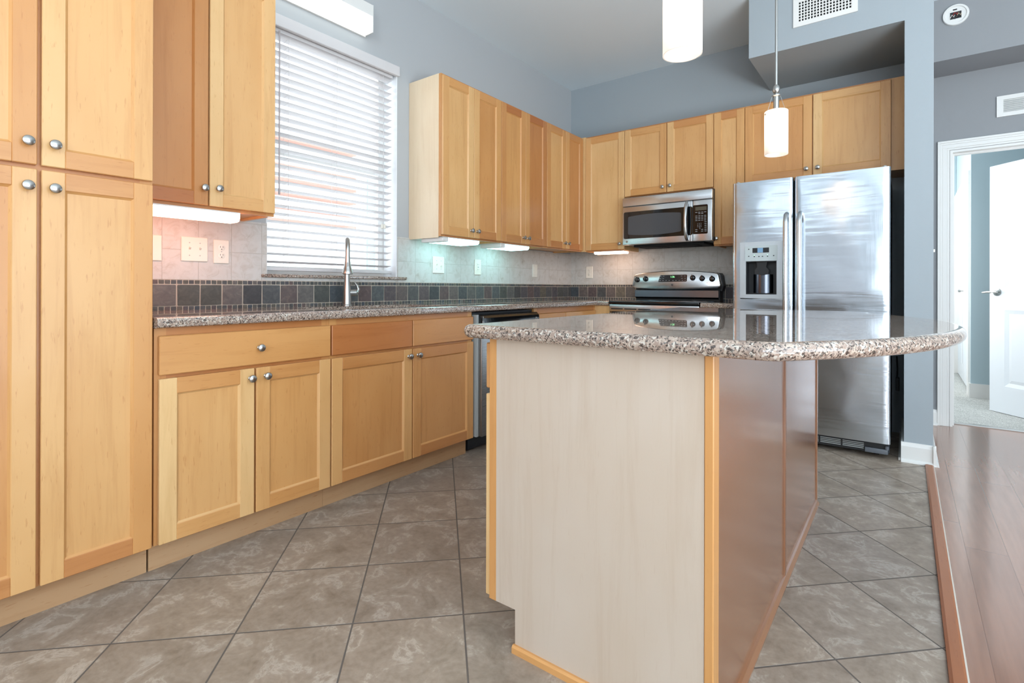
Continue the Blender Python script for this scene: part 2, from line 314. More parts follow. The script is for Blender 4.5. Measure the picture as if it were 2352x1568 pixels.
# ------------------------------------------------------------------ mesh helpers
WL = {}                                            # object name -> world origin
def frame(o, u, d):
    o, u, d = Vector(o), Vector(u), Vector(d)
    return lambda p: o + u*p[0] + d*p[1] + Vector((0, 0, p[2]))
ID = lambda p: Vector(p)
LEFT = frame((0, 0, 0), (0, 1, 0), (1, 0, 0))      # u = y, d = distance from the left wall
BACK = frame((0, YB, 0), (1, 0, 0), (0, -1, 0))    # u = x, d = distance from the back wall
_cube = {}
class MB:
    def __init__(s, T=None):
        s.T = T or ID; s.v = []; s.f = []; s.gc = []; s.tone = []; s.mi = []; s.sm = []
    def add(s, verts, faces, grain=2, tone=None, mi=0, smooth=False):
        n = len(s.v); off = Vector((random.uniform(0, 9), random.uniform(0, 9), random.uniform(0, 9)))
        t = random.uniform(.2, .8) if tone is None else tone
        a, b = [i for i in (0, 1, 2) if i != grain]
        for p in verts:
            p = Vector(p); s.v.append(s.T(p)); s.gc.append((p[a]+off[0], p[b]+off[1], p[grain]+off[2])); s.tone.append(t)
        for f in faces: s.f.append([i+n for i in f]); s.mi.append(mi); s.sm.append(smooth)
    def box(s, a, b, bev=0, **k):
        lo = [min(x, y) for x, y in zip(a, b)]; hi = [max(x, y) for x, y in zip(a, b)]
        if bev <= 0:
            v = [(x, y, z) for x in (lo[0], hi[0]) for y in (lo[1], hi[1]) for z in (lo[2], hi[2])]
            f = [(0, 1, 3, 2), (4, 6, 7, 5), (0, 4, 5, 1), (2, 3, 7, 6), (0, 2, 6, 4), (1, 5, 7, 3)]
            s.add(v, f, **k); return
        bm = bmesh.new(); bmesh.ops.create_cube(bm, size=1)
        for q in bm.verts: q.co = [lo[i]+(q.co[i]+.5)*(hi[i]-lo[i]) for i in range(3)]
        seg = 1 if bev < .004 else 3
        bmesh.ops.bevel(bm, geom=list(bm.edges), offset=bev, segments=seg, affect='EDGES', profile=.5)
        bm.verts.index_update()
        s.add([q.co[:] for q in bm.verts], [[q.index for q in f.verts] for f in bm.faces], smooth=seg > 1, **k); bm.free()
    def lathe(s, prof, c, ax=2, n=24, **k):
        """prof: (radius, height along ax)"""
        k.setdefault('smooth', True); v = []; f = []; m = len(prof)
        a, b = [i for i in (0, 1, 2) if i != ax]
        for r, h in prof:
            for j in range(n):
                q = [c[0], c[1], c[2]]; t = 2*math.pi*j/n
                q[a] += r*math.cos(t); q[b] += r*math.sin(t); q[ax] += h; v.append(q)
        for i in range(m-1):
            for j in range(n): f.append((i*n+j, i*n+(j+1) % n, (i+1)*n+(j+1) % n, (i+1)*n+j))
        f.append(list(range(n))); f.append(list(range((m-1)*n, m*n)))
        s.add(v, f, **k)
    def tube(s, pts, r, n=12, **k):
        k.setdefault('smooth', True); pts = [Vector(p) for p in pts]; rs = r if isinstance(r, (list, tuple)) else [r]*len(pts)
        v = []; f = []; prev = None
        for i, p in enumerate(pts):
            t = (pts[min(i+1, len(pts)-1)]-pts[max(i-1, 0)]).normalized()
            if prev is None: a = Vector((0, 0, 1)) if abs(t.z) < .9 else Vector((1, 0, 0)); x = a.cross(t).normalized()
            else: x = (prev - t*prev.dot(t)).normalized()
            prev = x; y = t.cross(x)
            for j in range(n):
                q = 2*math.pi*j/n; v.append(p + (x*math.cos(q)+y*math.sin(q))*rs[i])
        m = len(pts)
        for i in range(m-1):
            for j in range(n): f.append((i*n+j, i*n+(j+1) % n, (i+1)*n+(j+1) % n, (i+1)*n+j))
        f.append(list(range(n))); f.append(list(range((m-1)*n, m*n)))
        s.add(v, f, **k)
    def prism(s, poly, lo, hi, ax=2, **k):
        """poly in the two axes other than ax, extruded from lo to hi along ax"""
        a, b = [i for i in (0, 1, 2) if i != ax]; v = []
        for h in (lo, hi):
            for p in poly:
                q = [0, 0, 0]; q[a], q[b], q[ax] = p[0], p[1], h; v.append(q)
        n = len(poly); f = [list(range(n)), list(range(n, 2*n))] + [(i, (i+1) % n, n+(i+1) % n, n+i) for i in range(n)]
        s.add(v, f, **k)
    def build(s, name, mats, parent=None, origin=None):
        me = bpy.data.meshes.new(name)
        po = WL[parent.name] if parent is not None else Vector((0, 0, 0))
        if parent is not None: o0 = po
        elif origin is not None: o0 = Vector(origin)
        else:
            o0 = Vector([(min(p[i] for p in s.v)+max(p[i] for p in s.v))/2 for i in range(3)]); o0.z = min(p.z for p in s.v)
        s0 = o0
        me.from_pydata([tuple(p-s0) for p in s.v], [], s.f)
        for m in (mats if isinstance(mats, (list, tuple)) else [mats]): me.materials.append(m)
        for i, p in enumerate(me.polygons): p.material_index = s.mi[i]; p.use_smooth = s.sm[i]
        at = me.attributes.new('gc', 'FLOAT_VECTOR', 'POINT'); at.data.foreach_set('vector', [c for g in s.gc for c in g])
        at = me.attributes.new('tone', 'FLOAT', 'POINT'); at.data.foreach_set('value', s.tone)
        bm = bmesh.new(); bm.from_mesh(me); bmesh.ops.recalc_face_normals(bm, faces=bm.faces); bm.to_mesh(me); bm.free()
        if any(s.sm):
            me.set_sharp_from_angle(angle=math.radians(38))
            me.polygons.foreach_set('use_smooth', s.sm); me.update()
        o = bpy.data.objects.new(name, me); COL.objects.link(o)
        if parent is not None: o.parent = parent; WL[o.name] = s0
        else: o.location = s0; WL[o.name] = s0
        return o
def tag(o, label, cat, group=None):
    o['label'] = label; o['category'] = cat
    if group: o['group'] = group
    return o
def struct(o): o['kind'] = 'structure'; return o
def thing(name, loc, label=None, cat=None, group=None):
    o = bpy.data.objects.new(name, None); COL.objects.link(o); o.empty_display_size = .1
    o.location = loc; WL[o.name] = Vector(loc)
    if label: tag(o, label, cat, group)
    return o
def box(name, a, b, mat, parent=None, bev=0, T=None, **k):
    m = MB(T); m.box(a, b, bev=bev, **k); return m.build(name, mat, parent)
def text_mesh(name, s, size, mat, loc, rot, parent, depth=.0006, align='CENTER'):
    c = bpy.data.curves.new('txt', 'FONT'); c.body = s; c.size = size; c.extrude = depth; c.align_x = align; c.align_y = 'CENTER'
    t = bpy.data.objects.new('txt', c); COL.objects.link(t)
    bpy.context.view_layer.update()
    me = bpy.data.meshes.new_from_object(t); bpy.data.objects.remove(t); bpy.data.curves.remove(c)
    me.transform(rot.to_4x4()); me.materials.append(mat); me.name = name
    o = bpy.data.objects.new(name, me); COL.objects.link(o); o.parent = parent; o.location = Vector(loc)-WL[parent.name]; WL[o.name] = Vector(loc)
    return o
FRONT_ROT = Matrix.Rotation(HP, 3, 'X')            # faces -y
LEFT_ROT = Matrix.Rotation(HP, 3, 'Z') @ Matrix.Rotation(HP, 3, 'X')   # faces +x

# ------------------------------------------------------------------ room shell
# floors
m = MB(); m.prism([(0, -4.2), (2.824, -4.2), (2.824, YC+.06), (2.74, YC+.06), (2.74, YB), (0, YB)], -.05, 0); struct(m.build('floor_kitchen', FLOORTILE, origin=(0, 0, 0)))
m = MB(); m.prism([(2.824, -4.2), (6.9, -4.2), (6.9, 5.18), (2.80, 5.18), (2.80, YC+.02), (2.824, YC+.02)], -.05, 0); struct(m.build('floor_living', PLANKS, origin=(0, 0, 0)))
m = MB(); m.box((2.0, 5.18, -.05), (5.6, 8.6, .008)); struct(m.build('floor_bedroom', CARPET, origin=(0, 0, 0)))
m = MB(); m.box((-.2, -4.2, 3.04), (6.9, 8.8, 3.1)); struct(m.build('ceiling', CEIL, origin=(0, 0, 0)))
# left wall with window opening
WY0, WY1, WZ0, WZ1 = 1.421, 2.317, 1.092, 2.50
m = MB()
m.box((-.15, -4.2, 0), (0, WY0, 3.04)); m.box((-.15, WY1, 0), (0, YB+.12, 3.04)); m.box((-.15, WY0, 0), (0, WY1, WZ0-.017)); m.box((-.15, WY0, WZ1), (0, WY1, 3.04))
WALL_L = struct(m.build('wall_left', PAINTW, origin=(0, 0, 0)))
m = MB(); m.box((0, YB, 0), (2.74, YB+.12, 3.04)); WALL_B = struct(m.build('wall_back', PAINT, origin=(0, 0, 0)))
# wing wall with the lowered box over the refrigerator
m = MB(); m.box((2.726, YC, 0), (2.861, YD, 3.04)); m.box((1.862, YC, 2.617), (2.7259, YB, 3.04)); struct(m.build('wall_wing', PAINT, origin=(0, 0, 0)))
# far wall with doorway, hall bulkhead
DX0, DX1, DZ = 2.995, 3.91, 2.05
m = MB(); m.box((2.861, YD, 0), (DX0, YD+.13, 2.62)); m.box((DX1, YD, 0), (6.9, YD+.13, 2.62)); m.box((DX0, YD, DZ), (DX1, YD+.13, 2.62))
m.box((2.861, 4.685, 2.61), (6.9, YD+.13, 3.04)); struct(m.build('wall_far', PAINT_SHADED, origin=(0, 0, 0)))
# living room walls behind the camera
m = MB(); y0, y1 = -4.2, -4.08; X0, X1 = .2, 6.4
m.box((0, y0, 0), (X0, y1, 3.04)); m.box((X1, y0, 0), (6.9, y1, 3.04)); m.box((X0, y0, 0), (X1, y1, .62)); m.box((X0, y0, 2.30), (X1, y1, 2.44)); m.box((X0, y0, 2.94), (X1, y1, 3.04)); m.box((2.45, y0, .62), (3.20, y1, 2.94))
struct(m.build('wall_rear', PAINT, origin=(0, 0, 0)))
m = MB(); m.box((6.8, -4.2, 0), (6.92, -1.2, 3.04)); m.box((6.8, 2.4, 0), (6.92, 5.2, 3.04)); m.box((6.8, -1.2, 0), (6.92, 2.4, .5)); m.box((6.8, -1.2, 2.6), (6.92, 2.4, 3.04))
struct(m.build('wall_right', PAINT, origin=(0, 0, 0)))
# bedroom walls
m = MB(); m.box((3.22, 6.46, 0), (5.6, 6.58, 3.04)); m.box((2.0, 8.33, 0), (5.6, 8.45, 3.04)); m.box((3.22, 6.58, 2.10), (3.34, 8.25, 3.04)); m.box((3.22, 8.22, 0), (3.34, 8.33, 3.04))
m.box((5.5, 5.17, 0), (5.6, 8.4, 3.04)); m.box((1.95, 5.17, 0), (2.05, 8.45, 3.04)); m.box((2.0, 5.17, 0), (2.861, 5.2, 3.04)); m.box((2.861, 5.165, 2.1), (5.6, 5.2, 3.04))
struct(m.build('wall_bedroom', TEAL, origin=(0, 0, 0)))

# baseboards
def baseboard(m, a, b, h=.115, t=.014, shoe=True):
    """a, b: floor points along the wall; n: outward normal on the left of a->b"""
    a, b = Vector((*a, 0)), Vector((*b, 0)); d = (b-a).normalized(); n = Vector((-d.y, d.x, 0))
    prof = [(0, 0), (t, 0), (t, h-.022), (t*.55, h-.006), (t*.45, h), (0, h)]
    if shoe: prof = [(0, 0), (t+.014, 0), (t+.012, .009), (t+.006, .016), (t, .019), (t, h-.022), (t*.55, h-.006), (t*.45, h), (0, h)]
    v = []
    for p in (a, b):
        for q, z in prof: v.append(p+n*q+Vector((0, 0, z)))
    k = len(prof); f = [list(range(k)), list(range(k, 2*k))]+[(i, (i+1) % k, k+(i+1) % k, k+i) for i in range(k)]
    m.add(v, f)
m = MB(); baseboard(m, (2.875, YC), (2.712, YC), shoe=True); baseboard(m, (2.726, YC-.014), (2.726, YB-.02), shoe=True) if False else None
m.box((2.712, YC+.0006, 0), (2.7255, YB-.03, .115)); m.box((2.700, YC+.0006, 0), (2.7118, YB-.03, .016))
struct(m.build('baseboard_wing', WHITE, origin=(0, 0, 0)))
m = MB(); baseboard(m, (2.861, YD), (2.861, YC-.026)); struct(m.build('baseboard_hall', WHITE, origin=(0, 0, 0)))
m = MB(); baseboard(m, (2.925, YD), (2.875, YD)); baseboard(m, (6.8, YD), (3.99, YD)); struct(m.build('baseboard_far', WHITE, origin=(0, 0, 0)))
m = MB(); m.box((3.2205, 6.448, .008), (5.5, 6.4595, .14)); m.box((3.208, 6.448, .008), (3.22, 6.60, .14)); m.box((2.05, 8.318, .008), (3.22, 8.33, .14)); struct(m.build('baseboard_bedroom', WHITE, origin=(0, 0, 0)))
m = MB(); baseboard(m, (0, .1), (0, -4.08)); baseboard(m, (6.8, -4.08), (6.8, YD)); baseboard(m, (0, -4.08), (6.8, -4.08)); struct(m.build('baseboard_living', WHITE, origin=(0, 0, 0)))

# doorway: casing + open door
d1 = struct(thing('door_1', (3.45, YD, 0)))
m = MB()
def casing_h(m, x0, x1, z0, z1, y):                # a moulded casing bar in front of plane y (vertical bar)
    w_ = x1-x0
    for i, (a, b, t) in enumerate([(0, .22, .018), (.22, .42, .014), (.42, .8, .011), (.8, 1, .007)]): m.box((x0+a*w_, y-t, z0), (x0+b*w_, y, 2.122-b*.07), bev=.0015)
casing_h(m, 2.923, 2.993, 0, DZ, YD)
for a, b, t in [(0, .22, .018), (.22, .42, .014), (.42, .8, .011), (.8, 1, .007)]:
    m.box((2.923+a*.07, YD-t, 2.122-b*.07), (3.98-a*.07, YD, 2.122-a*.07), bev=.0015)
    m.box((3.98-b*.07, YD-t, 0), (3.98-a*.07, YD, 2.122-b*.07), bev=.0015)
m.build('door_casing', WHITE, d1)
m = MB(); m.box((DX0-.004, YD, 0), (DX0+.016, YD+.13, DZ)); m.box((DX1-.016, YD, 0), (DX1+.004, YD+.13, DZ)); m.box((DX0+.016, YD+.001, DZ-.016), (DX1-.016, YD+.129, DZ+.004))
m.box((DX0+.016, YD+.05, 0), (DX0+.028, YD+.085, DZ-.016)); m.box((DX0+.028, YD+.051, DZ-.03), (DX1-.016, YD+.084, DZ-.016)); m.build('door_jamb', WHITE, d1)
# leaf: local u along leaf from hinge to free edge, d = towards the camera side
hx, hy = 3.885, 5.19; ld = Vector((-.642, .766, 0)); ln = Vector((-.766, -.642, 0))
LEAF = frame((hx, hy, .012), ld, ln)
Lw, Lh = .90, 2.03
m = MB(LEAF); s_ = .125
m.box((0, -.0175, 0), (s_, .0175, Lh)); m.box((Lw-s_, -.0175, 0), (Lw, .0175, Lh))
for z0, z1 in ((0, .22), (.84, 1.02), (1.90, Lh)): m.box((s_, -.0175, z0), (Lw-s_, .0175, z1))
m.box((s_, -.008, .2), (Lw-s_, .008, 1.92))
for z0, z1 in ((.22, .84), (1.02, 1.90)):
    a, b = s_, Lw-s_
    for sg in (1, -1):
        out = [(a, z0), (b, z0), (b, z1), (a, z1)]; i1 = [(a+.03, z0+.03), (b-.03, z0+.03), (b-.03, z1-.03), (a+.03, z1-.03)]; i2 = [(a+.055, z0+.055), (b-.055, z0+.055), (b-.055, z1-.055), (a+.055, z1-.055)]
        v = [(p[0], sg*.0172, p[1]) for p in out]+[(p[0], sg*.0085, p[1]) for p in i1]+[(p[0], sg*.0145, p[1]) for p in i2]
        f = [(i, (i+1) % 4, 4+(i+1) % 4, 4+i) for i in range(4)]+[(4+i, 4+(i+1) % 4, 8+(i+1) % 4, 8+i) for i in range(4)]+[(8, 9, 10, 11)]
        m.add(v, f)
leaf = m.build('door_leaf', DOORW, d1)
m = MB(LEAF)
m.lathe([(.032, 0), (.032, .006), (.02, .010), (.012, .014), (.012, .045), (0.001, .047)], (Lw-.065, .0175, .985), ax=1)
m.tube([(Lw-.065, .055, .985), (Lw-.02, .058, .985), (Lw+.025, .056, .98)], [.010, .009, .007])
m.tube([(Lw-.065, .055, .985), (Lw-.10, .058, .985)], [.010, .008])
m.lathe([(.032, 0), (.032, -.006), (.012, -.010), (.012, -.05), (.001, -.05)], (Lw-.065, -.0175, .985), ax=1)
m.build('door_handle', NICKEL, leaf)
# closet doors in the bedroom passage
d2 = struct(thing('door_2', (3.22, 7.4, 0)))
m = MB(); m.box((3.203, 6.50, .01), (3.34, 6.645, 2.14)); m.box((3.203, 8.20, .01), (3.34, 8.27, 2.14)); m.box((3.203, 6.645, 2.07), (3.34, 8.20, 2.14)); m.build('door_casing', WHITE, d2)
for a, b in ((6.645, 7.42), (7.425, 8.20)):
    m = MB(); m.box((3.235, a, .02), (3.262, b, 2.07)); 
    for z0, z1 in ((.2, .9), (1.05, 1.9)): m.box((3.228, a+.12, z0), (3.235, b-.12, z1), bev=.003)
    o = m.build('door_panel', DOORW, d2)
    mm = MB(); mm.lathe([(.006, 0), (.006, -.02), (.014, -.026), (.012, -.036), (.001, -.038)], (3.228, (7.36 if a < 7 else 7.48), 1.0), ax=0); mm.build('knob', NICKEL, o)
# doorway threshold
m = MB(); m.prism([(5.165, 0), (5.195, 0), (5.19, .009), (5.17, .009)], DX0, DX1, ax=0); struct(m.build('trim_1', NICKEL))
# wood reducer strip between tile and wood floor
m = MB(); m.prism([(2.824, 0), (2.862, 0), (2.862, .006), (2.856, .010), (2.832, .011), (2.824, .008)], -4.08, YC-.028, ax=1, grain=1, tone=.9)
m.prism([(2.862, 0), (2.867, 0), (2.866, .003), (2.862, .006)], -4.08, YC-.028, ax=1, grain=1, tone=.0, mi=1)
struct(m.build('trim_2', [wood('threshold_oak', srgb(200, 140, 96), srgb(180, 118, 76), srgb(160, 98, 60), rough=.4), plain('pale_filler', srgb(196, 186, 174), .6)]))

# ------------------------------------------------------------------ backsplash
def backsplash(T, u0, u1, gaps, ztop, parent, tmat, slate0, big0):
    m = MB(T)
    segs = []; p = u0
    for a, b in gaps: segs.append((p, a)); p = b
    segs.append((p, u1))
    for a, b in segs: m.box((a, 0.0005, 1.058), (b, .009, ztop))
    for a, b in gaps: m.box((a, 0.0005, 1.058), (b, .009, 1.075))
    m.build('cream_tiles', tmat, parent)
    m = MB(T); m.box((u0, .0005, .905), (u1, .0075, 1.058)); m.build('grout_bed', GROUT, parent)
    m = MB(T); P = .1011
    i0 = int(math.floor((u0-slate0)/P)); i1 = int(math.ceil((u1-slate0)/P))
    def quad(a, b, z0, z1, t, d):
        a, b = max(a, u0+.001), min(b, u1-.001)
        if b-a < .006: return
        j = lambda s: random.uniform(-s, s)
        e = .0016 if b-a < .03 else .003; c = e
        pts = [(a+c, z0), (b-c, z0), (b, z0+c), (b, z1-c), (b-c, z1), (a+c, z1), (a, z1-c), (a, z0+c)]
        pts = [(x+j(e*.35), z+j(e*.35)) for x, z in pts]
        v = [(x, .007, z) for x, z in pts]+[(x, d, z) for x, z in pts]
        m.add(v, [list(range(8, 16))]+[(q, (q+1) % 8, 8+(q+1) % 8, 8+q) for q in range(8)], tone=t)
    for i in range(i0, i1+1):
        a = slate0+i*P
        quad(a+.003, a+P-.003, .9345, 1.0325, random.random(), .0105)
        for jn in range(4):
            b = a+jn*P/4
            quad(b+.0022, b+P/4-.0022, 1.0365, 1.0545, random.random(), .0100)
            quad(b+.0022, b+P/4-.0022, .9145, .9305, random.random(), .0100)
    m.build('slate_tiles', SLATE, parent)
bs = struct(thing('trim_3', (0, 2.6, .914))); backsplash(LEFT, .694, YB-.009, [(WY0, WY1)], 1.3635, bs, TILE_L, .991, 0)
bs = struct(thing('trim_4', (1.3, YB, .914))); backsplash(BACK, 0.0, 1.775, [], 1.3955, bs, TILE_B, 0.0, 0)
# ------------------------------------------------------------------ window
wn = struct(thing('window_1', (-.1, 1.87, WZ0)))
m = MB()
m.box((-.15, WY0-.0, WZ0), (-.135, WY0+.05, WZ1)); m.box((-.15, WY1-.05, WZ0), (-.135, WY1, WZ1)); m.box((-.15, WY0, WZ0), (-.13, WY1, WZ0+.05)); m.box((-.15, WY0, WZ1-.05), (-.13, WY1, WZ1)); m.box((-.148, WY0, 1.78), (-.128, WY1, 1.82))
m.build('window_frame', WHITE, wn)
m = MB(); m.box((-.1299, WY0, WZ0), (0.0008, WY0+.006, WZ1)); m.box((-.1299, WY1-.006, WZ0), (.0008, WY1, WZ1)); m.box((-.1299, WY0, WZ1-.006), (.0008, WY1, WZ1)); m.build('window_reveal', DOORW, wn)
box('window_pane', (-.143, WY0+.05, WZ0+.05), (-.140, WY1-.05, WZ1-.05), GLASS, wn)
ws = box('window_sill', (-.13, 1.391, 1.0755), (.026, 2.389, 1.0925), GRANITE, wn, bev=.0035)
bl = thing('window_blind', (-.045, 1.87, 1.10), 'white horizontal slat blind lowered over the bright kitchen window', 'blind')
m = MB(); a0, a1 = WY0+.012, WY1-.022; zz = 1.163; th = math.radians(11)
while zz < 2.42:
    w2 = .025; c, s_ = math.cos(th), math.sin(th)
    pf = [(-w2, -.0012), (-w2*.5, .0012), (0, .0022), (w2*.5, .0012), (w2, -.0012), (w2*.5, -.0012), (0, -.0002), (-w2*.5, -.0012)]
    m.prism([(-.050+x*c-z*s_, zz+x*s_+z*c) for x, z in pf], a0, a1, ax=1); zz += .0445
m.build('slats', BLIND, bl)
box('valance', (-.006, WY0-.02, 2.440), (.020, 2.326, 2.505), BLIND, bl, bev=.003)
box('headrail', (-.075, a0, 2.425), (-.02, a1, 2.47), BLIND, bl)
box('bottom_rail', (-.076, a0, 1.113), (-.024, a1, 1.133), BLIND, bl, bev=.004)
for y in (1.56, 1.87, 2.19):
    m = MB()
    for x in (-.0235, -.0765): m.tube([(x, y, 1.12), (x, y, 2.44)], .0009, n=5)
    zz = 1.163
    while zz < 2.42: m.tube([(-.0765, y, zz-.009), (-.0235, y, zz+.004)], .0006, n=4); zz += .0445
    m.build('ladder_cord', BLIND, bl)
m = MB(); m.tube([(-.012, 1.500, 2.43), (-.012, 1.500, 1.56)], .0042, n=8); m.lathe([(.003, 0), (.006, .004), (.006, .03), (.003, .036)], (-.012, 1.500, 1.53), n=8); m.build('tilt_wand', plain('wand_grey', srgb(186, 176, 176), .35), bl)
m = MB(); m.tube([(-.014, 2.215, 2.43), (-.014, 2.215, 1.44)], .0013, n=6); cordo = m.build('pull_cord', BLIND, bl)
for dy in (-.012, .012):
    m = MB(); m.lathe([(.003, 0), (.006, -.006), (.010, -.026), (.008, -.032), (.001, -.033)], (-.014, 2.215+dy*.8, 1.442), n=10); m.build('cord_tassel', IVORY, cordo)
# rear living-room windows
w2_ = struct(thing('window_2', (3.2, -4.14, .62)))
m = MB()
for x in (X0+.035, 1.32, 2.42, 3.23, 4.8, X1-.035):
     m.box((x-.035, -4.17, .62), (x+.035, -4.10, 2.94))
for z in (.64, 2.28, 2.46, 2.92): m.box((X0, -4.17, z-.025), (X1, -4.10, z+.025))
m.build('window_frame', WHITE, w2_)
m = MB(); zz = .70
while zz < 2.24: m.prism([(-4.078, zz-.021), (-4.052, zz+.021), (-4.050, zz+.020), (-4.076, zz-.022)], X0+.02, 2.46, ax=0); zz += .045
m.build('blind_slats', BLIND, w2_)
w3_ = struct(thing('added_window_3', (6.86, .6, .5)))  # unseen window, added to let the side fill lamp in
m = MB()
for y in (-1.17, .6, 2.37): m.box((6.83, y-.035, .5), (6.89, y+.035, 2.6))
for z in (.53, 2.57): m.box((6.83, -1.2, z-.03), (6.89, 2.4, z+.03))
m.build('window_frame', WHITE, w3_)

# ------------------------------------------------------------------ cabinets
knob_me = None
def knob(parent, loc, direction):
    """mushroom knob on a round base; direction '+x','-y','-x'"""
    global knob_me
    if knob_me is None:
        mb = MB(); mb.lathe([(.0085, 0), (.0085, .002), (.0055, .005), (.005, .012), (.0085, .0155), (.0142, .0185), (.0155, .0215), (.0142, .0255), (.009, .0285), (.0005, .0295)], (0, 0, 0), n=20)
        t = mb.build('knob', NICKEL, origin=(0, 0, 0)); knob_me = t.data; bpy.data.objects.remove(t)
    o = bpy.data.objects.new('knob', knob_me); COL.objects.link(o); o.parent = parent
    o.location = Vector(loc)-WL[parent.name]; WL[o.name] = Vector(loc)
    o.rotation_euler = {'+x': (0, HP, 0), '-x': (0, -HP, 0), '-y': (HP, 0, 0), '+y': (-HP, 0, 0)}[direction]
    return o
def shaker(name, parent, T, u0, u1, z0, z1, d, tone, st=.057, mat=None):
    m = MB(T); th_ = .019; bv = .0022
    t = lambda: min(1, max(0, tone+random.uniform(-.22, .22)))
    t0_ = tone
    def t(k=0): return min(1, max(0, t0_+k+random.uniform(-.15, .15)))
    m.box((u0, d-th_, z0), (u0+st, d, z1), bev=bv, tone=t(-.15)); m.box((u1-st, d-th_, z0), (u1, d, z1), bev=bv, tone=t(-.1))
    m.box((u0+st-.0015, d-th_, z0), (u1-st+.0015, d-.0002, z0+st), bev=bv, grain=0, tone=t(.12)); m.box((u0+st-.0015, d-th_, z1-st), (u1-st+.0015, d-.0002, z1), bev=bv, grain=0, tone=t(.12))
    m.box((u0+st-.004, d-th_+.002, z0+st-.004), (u1-st+.004, d-.0095, z1-st+.004), tone=t()-.1)
    # sloped inner bead
    a, b, c, e = u0+st, u1-st, z0+st, z1-st; q = .006
    for (p1, p2, p3, p4, g) in [((a, c), (b, c), (b-q, c+q), (a+q, c+q), 0), ((b, c), (b, e), (b-q, e-q), (b-q, c+q), 2), ((b, e), (a, e), (a+q, e-q), (b-q, e-q), 0), ((a, e), (a, c), (a+q, c+q), (a+q, e-q), 2)]:
        v = [(p1[0], d-.003, p1[1]), (p2[0], d-.003, p2[1]), (p3[0], d-.0094, p3[1]), (p4[0], d-.0094, p4[1]), (p1[0], d-.012, p1[1]), (p2[0], d-.012, p2[1]), (p3[0], d-.012, p3[1]), (p4[0], d-.012, p4[1])]
        m.add(v, [(0, 1, 2, 3), (4, 5, 6, 7), (0, 1, 5, 4), (1, 2, 6, 5), (2, 3, 7, 6), (3, 0, 4, 7)], grain=g, tone=max(0, tone-.15))
    return m.build(name, mat or MAPLE, parent)
def slab(name, parent, T, u0, u1, z0, z1, d, tone):
    m = MB(T); m.box((u0, d-.019, z0), (u1, d, z1), bev=.003, grain=0, tone=tone); return m.build(name, MAPLE, parent)
def face_frame(parent, T, u0, u1, z0, z1, d, mids=(), rails=(), w_=.038, tone=.85, extra=None):  # default tone darkens the frame, painting shade into the door gaps
    """d = outer face of the frame"""
    m = MB(T); t0 = d-.019
    for a in (u0, u1-w_): m.box((a, t0, z0), (a+w_, d, z1), tone=tone-.25)
    for c in mids: m.box((c-w_/2, t0+.001, z0+w_), (c+w_/2, d-.0004, z1-w_), tone=tone-.1)
    for z in (z0, z1-w_)+tuple(rails): m.box((u0+w_, t0, z), (u1-w_, d, z+w_), grain=0, tone=tone)
    return m.build('face_frame', MAPLE, parent)
def carcass(parent, T, u0, u1, d1, z0, z1, d0=.002, mats=None, toe=False, toe_d=.565, tone=.35, notop=False):
    m = MB(T); t = .016
    m.box((u0, d0, z0), (u0+t, d1, z1), tone=tone); m.box((u1-t, d0, z0), (u1, d1, z1), tone=tone)
    m.box((u0+t, d0, z0+.012), (u1-t, d1, z0+.012+t), grain=0, tone=tone)
    if not notop: m.box((u0+t, d0, z1-t), (u1-t, d1, z1), grain=0, tone=tone)
    m.box((u0+t, d0, z0+.012+t), (u1-t, d0+.008, z1-t), tone=tone)
    o = m.build('carcass', mats or MAPLE, parent)
    if toe: box('toe_kick', (u0, toe_d-.015, 0), (u1, toe_d, z0), KICK, parent, T=T, grain=0, tone=.5)
    return o
FB = XB-.0195                                      # face-frame plane of base cabinets
# pantry
pc = thing('pantry_cabinet', (.3, .40, 0), 'tall light maple pantry cabinet with four doors at left edge', 'cabinet')
carcass(pc, LEFT, .09, .694, FB-.019, .104, 2.44, toe=True)
face_frame(pc, LEFT, .09, .694, .104, 2.44, FB, mids=(.391,), rails=(1.362,))
# doors: lower pair, upper pair
for (a, b, z0, z1, ky, kz, tn) in [(.102, .386, .108, 1.378, .363, 1.324, .6), (.396, .690, .108, 1.378, .425, 1.323, .6), (.102, .386, 1.391, 2.425, .363, 1.457, .6), (.396, .690, 1.391, 2.425, .425, 1.457, .55)]:
    d = shaker('door', pc, LEFT, a, b, z0, z1, XB, tn); knob(d, (XB, ky, kz), '+x')
# near wall cabinet
FU = .3254
uc = thing('wall_cabinet', (.15, 1.0, 1.36), 'maple wall cabinet mounted between tall pantry and window', 'cabinet', None)
carcass(uc, LEFT, .70, 1.300, FU-.0385, 1.360, 2.44); face_frame(uc, LEFT, .70, 1.300, 1.360, 2.44, FU-.0195, mids=(1.0,))
d = shaker('door', uc, LEFT, .705, .997, 1.374, 2.425, FU, .97); knob(d, (FU, .978, 1.447), '+x')  # left door: darker maple, with the pantry's shade painted into its tone
d = shaker('door', uc, LEFT, 1.003, 1.296, 1.374, 2.425, FU, .35); knob(d, (FU, 1.037, 1.452), '+x')
